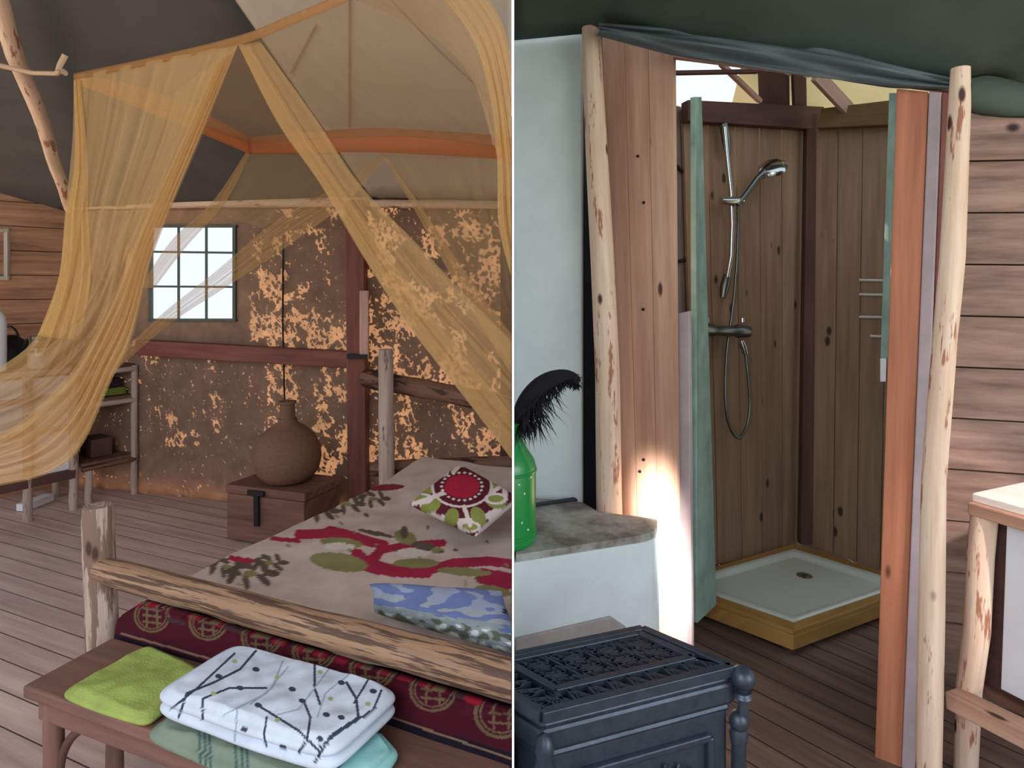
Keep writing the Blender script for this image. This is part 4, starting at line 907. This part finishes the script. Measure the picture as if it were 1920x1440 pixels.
# above the cubicle: cream flysheet, rafters, sky gap
mb = MB(); FA, FB, FC, FD = P(1372, 196, 3.95), P(1800, 215, 3.6), P(1800, 60, 3.2), P(1396, 96, 3.5)
mb.grid(lambda u, v: FA.lerp(FB, u).lerp(FD.lerp(FC, u), v), 10, 8); struct('ceiling.003', mb, M['canvas_cream'], solid=.001)
mb = MB(); mb.prism([V((.2, 2.75, 3.25)), V((3.4, 2.6, 3.25)), V((3.4, 4.25, 3.28)), V((.2, 4.25, 3.28))], (0, 0, .01)); struct('shower_shade_sheet', mb, M['canvas_dark'])  # unseen sheet added over the shower to cut the sky light
for nm, a, b, wd, m_, lb in (('rafter', (1450, 120, 3.6), (1452, 205, 3.72), .17, M['dark_wood'], 'wide dark upright board above the shower boards'), ('rafter', (1497, 130, 3.6), (1499, 205, 3.72), .075, M['dark_wood'], 'narrow dark upright board above the shower corner'),
        ('rafter', (1530, 140, 3.3), (1600, 215, 3.5), .07, M['pink_wood'], 'pale pinkish rafter slanting above the shower corner'), ('rafter', (1352, 120, 3.3), (1425, 190, 3.5), .022, M['pink_wood'], 'thin pale batten slanting across the sky gap above the shower'), ('rafter', (1262, 137, 3.2), (1420, 134, 3.3), .018, M['dark_wood'], 'thin dark stick crossing the bright sky gap above the shower')):
    mb = MB(); mb.beam(P(*a), P(*b), wd, .03, (0, -1, 0)); obj(nm, mb, m_, label=lb, cat='beam', bevel=.002)

# hanging canvas flap above the doorway and rolled canvas at the right
ft = [P(1120, 44, 2.58), P(1300, 54, 2.46), P(1450, 70, 2.34), P(1620, 104, 2.16), P(1782, 148, 2.06)]
fbm = [P(1120, 66, 2.60), P(1260, 102, 2.50), P(1450, 134, 2.36), P(1670, 164, 2.13), P(1782, 168, 2.06)]
def flap(u, v):
    p = along(ft, u).lerp(along(fbm, u), v); b = .05 * math.sin(math.pi * v) + .02 * math.sin(v * 11 + u * 5) + .012 * math.sin(v * 19 - u * 9)
    return p + V((-.2, -b, -b * .3))
def flap2(u, v): q_ = flap(u, v); return V((q_.x + .2, q_.y, q_.z))
mb = MB(); mb.grid(flap2, 50, 22); obj('canvas_flap', mb, M['canvas_grey'], smooth=True, solid=.002, label='slate green canvas flap hanging slack above the shower doorway', cat='canvas')
mb = MB(); mb.tube([P(1800, 172, 2.12), P(1850, 180, 2.12), P(1890, 186, 2.12), P(1960, 196, 2.12)], [.055, .058, .056, .05], 14, .35, 8); obj('rolled_canvas', mb, M['canvas_green'], smooth=True, label='rolled dark green canvas above the plank wall at the right edge', cat='canvas')

# plaster bench, can, stove
pb = thing('plaster_bench', 'whitewashed masonry bench built against the plaster wall', 'bench', (.3, 2.3, 0))
pp = [V((.008, 2.2, 0)), V((.555, 2.4, 0)), V((.585, 2.55, 0)), V((.36, 2.64, 0)), V((.30, 2.76, 0)), V((.008, 2.83, 0))]
def rounded(pts, r, n=5):
    out = []
    m = len(pts)
    for i, p in enumerate(pts):
        rr = r if i in (1,) else .002
        a = (pts[i - 1] - p).normalized(); b = (pts[(i + 1) % m] - p).normalized(); p0, p1 = p + a * rr, p + b * rr
        out += [p0 * (1 - t) ** 2 + p * 2 * t * (1 - t) + p1 * t * t for t in [k / n for k in range(n + 1)]]
    return out
mb = MB(); mb.prism([p + V((0, 0, 0)) for p in rounded(pp, .09)], (0, 0, .655)); obj('body', mb, M['plaster'], pb, bevel=.012)
c_ = V((.3, 2.55, 0)); mb = MB(); mb.prism([p + V((0, 0, .645)) for p in rounded([p + (c_ - p).normalized() * .008 for p in pp], .09)], (0, 0, .035)); obj('worn_top', mb, M['bench_top'], pb, bevel=.022, label='grey worn top')
pq = W(1172, 1100, (.008, 2.2), (.555, 2.4)); pn = V((.34, -.94, 0)) * .012
mb = MB(); mb.prism([V((.008, 2.2, 0)) + pn, V((pq.x, pq.y, 0)) + pn, V((pq.x, pq.y, .36)) + pn, V((pq.x - .06, pq.y - .02, .41)) + pn, V((.008, 2.2, .40)) + pn], -pn); obj('plinth', mb, plain('grey_earth_render', (150, 142, 138), .9, var=.2), pb, bevel=.006, label='grey bare patch low on the front', clip='R')
mb = MB(); mb.beam(G(1000, 948, .682), G(1080, 936, .682), .03, .012); obj('iron_bar', mb, M['blackm'], bevel=.003, label='small black iron piece lying at the back of the plaster bench', cat='iron piece')
cn_ = V((-.028, 2.33, .68))
can = thing('milk_can', 'bright green enamel can standing at the left end of the plaster bench', 'can', V((.04, 2.33, .68)))
mb = MB(); mb.lathe([(.104, 0), (.112, .006), (.115, .02), (.115, .275), (.108, .30), (.085, .335), (.066, .37), (.062, .42), (.070, .435), (.0001, .44)], cn_, 64); obj('body', mb, M['enamel'], can, smooth=True, clip='R')
for z in (.04, .262):
    mb = MB(); mb.lathe([(.1148, z - .006), (.1185, z - .003), (.1185, z + .003), (.1148, z + .006)], cn_, 64); obj('band', mb, M['enamel'], can, smooth=True, clip='R')
for z, a in ((.10, -1.0), (.20, -.9), (.07, -.75), (.235, -1.1), (.25, -.6)):
    mb = MB(); mb.ball(cn_ + V((.115 * math.cos(a), .115 * math.sin(a), z)), .004, 8); obj('rivet', mb, M['white'], can)
# black plume
pl_ = thing('feather_duster', 'black drooping feather duster rising out of the green can', 'feather duster', V((.02, 2.33, 1.1)))
sp = [P(972, 800, 2.31), P(976, 775, 2.31), P(990, 750, 2.31), P(1015, 724, 2.31), P(1045, 708, 2.31), P(1072, 706, 2.31), P(1082, 718, 2.31)]
mb = MB(); mb.tube([curve(sp, i / 24) for i in range(25)], [.016 + .022 * math.sin(math.pi * min(1, i / 20)) * .8 for i in range(25)], 12, .5, 3); obj('quill', mb, M['black'], pl_, smooth=True)
hv, hf = MB(), 0
mb = MB()
for i in range(900):
    s_ = R.uniform(.02, .98); p = curve(sp, s_); ln = .03 + .16 * math.exp(-((s_ - .35) / .25) ** 2) * R.uniform(.4, 1)
    d = V((R.uniform(-.45, .42), R.uniform(-.4, .4), R.uniform(-1, -.15))).normalized()
    if R.random() < .25: d = V((R.uniform(-.6, .6), R.uniform(-.5, .5), R.uniform(0, .8))).normalized(); ln = .028
    q0 = p + d * .008; q1 = p + d * ln * .6 + V((R.uniform(-.01, .012), 0, 0)); q2 = p + d * ln + V((R.uniform(-.015, .015), 0, -.01)); sd = V((R.uniform(-1, 1), R.uniform(-1, 1), 0)).normalized() * .0024
    if q2.x < .008: continue
    o = len(mb.v); mb.v += [q0 - sd, q0 + sd, q1 + sd * 1.2, q1 - sd * 1.2, q2]; mb.f += [[o, o + 1, o + 2, o + 3], [o + 3, o + 2, o + 4]]; mb.uv += [[(0, 0)] * 4, [(0, 0)] * 3]
obj('plumes', mb, M['black'], pl_, clip='R')

# cast-iron stove
ST = .66
SF, SRt, SB = G(1012, 1338, ST), G(1384, 1247, ST), G(1206, 1172, ST); SBl = SF + SB - SRt
stv = thing('cast_iron_stove', 'black cast-iron wood stove with an ornate pierced top grille in the foreground', 'stove', (.3, 1.55, 0))
sc_ = (SF + SB) / 2
def sq(c, k, z): return V((sc_.x + (c.x - sc_.x) * k, sc_.y + (c.y - sc_.y) * k, z))
SC = [SF, SRt, SB, SBl]
mb = MB(); mb.prism([sq(c, .93, .10) for c in SC], (0, 0, ST - .20)); obj('body', mb, M['iron'], stv, clip='R', bevel=.012)
mb = MB()
for z, k, h in ((ST - .115, .95, .02), (ST - .095, .985, .055), (ST - .045, .96, .02)): mb.prism([sq(c, k, z) for c in SC], (0, 0, h))
obj('cornice', mb, M['iron'], stv, clip='R', bevel=.009)
# deck under the grille and rim around it
mb = MB(); mb.prism([sq(c, .93, ST - .03) for c in SC], (0, 0, .006)); obj('deck', mb, M['blackm'], stv, clip='R')
def sp_(u, v, z=ST): return SF.lerp(SRt, u).lerp(SBl.lerp(SB, u), v) + V((0, 0, z - ST))
def strip(mb, pts, wd=.010, h=.014, z=ST - .012):
    for (a, b), (c, d) in zip(pts[:-1], pts[1:]):
        p, q_ = sp_(a, b, z), sp_(c, d, z)
        if (p - q_).length > 1e-4: mb.beam(p, q_, wd, h)
def ringpts(cu, cv, ru, rv, n=14, a0=0, a1=6.2832): return [(cu + ru * math.cos(a0 + (a1 - a0) * i / n), cv + rv * math.sin(a0 + (a1 - a0) * i / n)) for i in range(n + 1)]
mb = MB(); strip(mb, [(.02, .03), (.98, .03), (.98, .97), (.02, .97), (.02, .03)], .022, .026, ST - .012); strip(mb, [(.20, .30), (.92, .30), (.92, .90), (.20, .90), (.20, .30)], .020, .02, ST - .010); strip(mb, [(.14, .06), (.20, .30)], .014); strip(mb, [(.98, .04), (.92, .30)], .014)
obj('top_frame', mb, M['iron'], stv, clip='R', bevel=.002)
mb = MB()
for i in range(9):     # fan-shaped tracery along the front border
    u = .10 + i * .098; strip(mb, [(u, .05), (u + .045, .28), (u + .098, .05)], .007); strip(mb, ringpts(u + .049, .10, .022, .05, 8), .006); strip(mb, [(u + .049, .15), (u + .045, .28)], .006)
for i in range(5):
    v_ = .10 + i * .16; strip(mb, [(.03, v_), (.17, v_ + .10), (.03, v_ + .16)], .007); strip(mb, ringpts(.08, v_ + .08, .03, .04, 8), .006)
for i in range(7):
    v_ = .32 + i * .09; strip(mb, [(.93, v_), (.97, v_ + .05)], .006)
obj('border_grille', mb, M['iron'], stv, clip='R')
mb = MB()
for i in range(4):      # scrollwork in the centre panel
    for j in range(3):
        cu, cv = .29 + i * .18, .40 + j * .20
        strip(mb, ringpts(cu, cv, .075, .085, 14), .008); strip(mb, ringpts(cu, cv, .035, .045, 10), .008)
        for a in range(4): strip(mb, [(cu + .035 * math.cos(a * 1.571 + .78), cv + .045 * math.sin(a * 1.571 + .78)), (cu + .085 * math.cos(a * 1.571 + .78), cv + .10 * math.sin(a * 1.571 + .78))], .008)
for i in range(5): strip(mb, [(.20 + i * .18, .31), (.20 + i * .18, .89)], .006)
obj('centre_grille', mb, M['iron'], stv, clip='R')
mb = MB(); kx = SRt + V((.008, -.01, -.025)); mb.ball(kx, .030, 20, .95); mb.lathe([(.024, -.045), (.018, -.035), (.024, -.028)], kx, 16); obj('knob', mb, M['iron'], stv, smooth=True)
kb = P(1385, 1352, SRt.y - .01); mb = MB(); mb.ball(kb, .024, 18, 1.1); obj('knob', mb, M['iron'], stv, smooth=True)
mb = MB(); mb.lathe([(.013, 0), (.015, .03), (.011, .05), (.016, .09), (.013, .12)], V((kx.x, kx.y, kb.z)), 14); mb.lathe([(.022, -.5), (.018, -.06), (.024, -.03), (.016, -.01)], kb, 14); obj('corner_column', mb, M['iron'], stv, smooth=True)
kf = sq(SF, 1.0, ST - .06) + V((.01, -.012, 0)); mb = MB(); mb.lathe([(.020, -.07), (.024, -.05), (.018, -.03), (.022, -.01), (.016, .015), (.0001, .024)], kf, 16); mb.lathe([(.02, -.55), (.018, -.1), (.022, -.07)], kf, 12); obj('corner_column', mb, M['iron'], stv, smooth=True, clip='R')
# embossed front: frame, handle plate and leaf ornament
fa, fb_ = sq(SF, .93, 0), sq(SRt, .93, 0); fd = (fb_ - fa).normalized(); fn_ = V((fd.y, -fd.x, 0))
def fp(u, z, o=.006): q_ = fa.lerp(fb_, u); return V((q_.x, q_.y, z)) + fn_ * o
mb = MB()
for a, b in (((.12, .50), (.88, .50)), ((.88, .50), (.88, .14)), ((.12, .14), (.12, .50)), ((.12, .14), (.88, .14))): mb.beam(fp(*a), fp(*b), .018, .016, fn_)
obj('door_frame', mb, M['iron'], stv, bevel=.004, clip='R')
mb = MB()
for k in range(7):
    a = math.pi * (k / 6); pts = [(.62 + .0 * t + math.cos(a) * .16 * t, .40 + math.sin(a) * .07 * t - .02 * math.sin(t * 3)) for t in (0, .35, .7, 1)]
    mb.tube([fp(x, z, .008) for x, z in pts], [.007, .010, .009, .003], 8)
mb.tube([fp(.44 + .36 * t, .41 + .02 * math.sin(t * 9), .01) for t in [i / 16 for i in range(17)]], .007, 8); mb.ball(fp(.62, .40, .008), .016, 12)
obj('ornament', mb, M['iron'], stv, smooth=True, clip='R')
for c in (SRt, SB):
    mb = MB(); b_ = sq(c, .88, 0); mb.lathe([(.03, 0), (.022, .02), (.018, .06), (.03, .11)], b_, 14); obj('foot', mb, M['iron'], stv, smooth=True)

# log cupboard at the right edge
T0 = P(1822, 925, 2.1); T0.z = 0; c1, c2 = V((.41, -.912, 0)), V((.912, .41, 0))
cu = thing('log_cupboard', 'log-framed kitchen cupboard with pale worktop and white panel at the right edge', 'cupboard', T0)
def K(u, v, z): return T0 + c1 * u + c2 * v + V((0, 0, z))
mb = MB(); mb.prism([K(0, 0, .90), K(.75, 0, .90), K(.75, .55, .90), K(0, .55, .90)], (0, 0, .028)); obj('worktop', mb, wood('pale_worktop', (226, 212, 200), (242, 232, 224), 0, 20, 2, .4, spec=.4), cu, bevel=.004)
mb = MB(); mb.beam(K(0, .0, .88), K(.72, .0, .88), .045, .04); obj('top_rail', mb, M['pine'], cu, bevel=.004)
mb = MB(); mb.tube([K(.03, .02, .89), P(1838, 1040, 2.08), P(1832, 1180, 2.07), P(1817, 1290, 2.07), K(-.01, .0, .0) + V((-.01, 0, 0))], [.038, .038, .037, .036, .034], 16, .06, 41); obj('leg', mb, M['log'], cu, smooth=True)
mb = MB(); mb.log(K(.70, .03, 0), K(.70, .03, .89), .036, .036, 42); obj('leg', mb, M['log'], cu, smooth=True)
mb = MB(); mb.log(K(.05, .50, 0), K(.05, .50, .89), .034, .034, 43); obj('leg', mb, M['log_dark'], cu, smooth=True)
mb = MB(); lb0, lb1 = P(1786, 1308, 2.06), P(1925, 1378, 1.86); mb.beam(lb0, lb1 + (lb1 - lb0) * 1.5, .07, .055); obj('lower_rail', mb, M['pine'], cu, bevel=.005)
mb = MB(); mb.prism([K(.0, .03, .27), K(.72, .03, .27), K(.72, .52, .27), K(.0, .52, .27)], (0, 0, .02)); obj('shelf', mb, M['chest_wood'], cu)
mb = MB(); mb.prism([K(.0, .06, .292), K(.70, .06, .292), K(.70, .06, .88), K(.0, .06, .88)], c2 * .015); obj('side', mb, M['dark_wood'], cu)  # dark sheet standing in for the shaded interior beside the white panel
wp = [W(1888, 966, tuple(K(0, .035, 0).xy), tuple(K(1, .035, 0).xy)), W(1876, 1292, tuple(K(0, .035, 0).xy), tuple(K(1, .035, 0).xy))]
mb = MB(); mb.prism([wp[0], wp[1], V((K(.68, .035, 0).x, K(.68, .035, 0).y, wp[1].z)), V((K(.68, .035, 0).x, K(.68, .035, 0).y, wp[0].z))], c2 * .02); obj('white_panel', mb, M['white'], cu, bevel=.003)
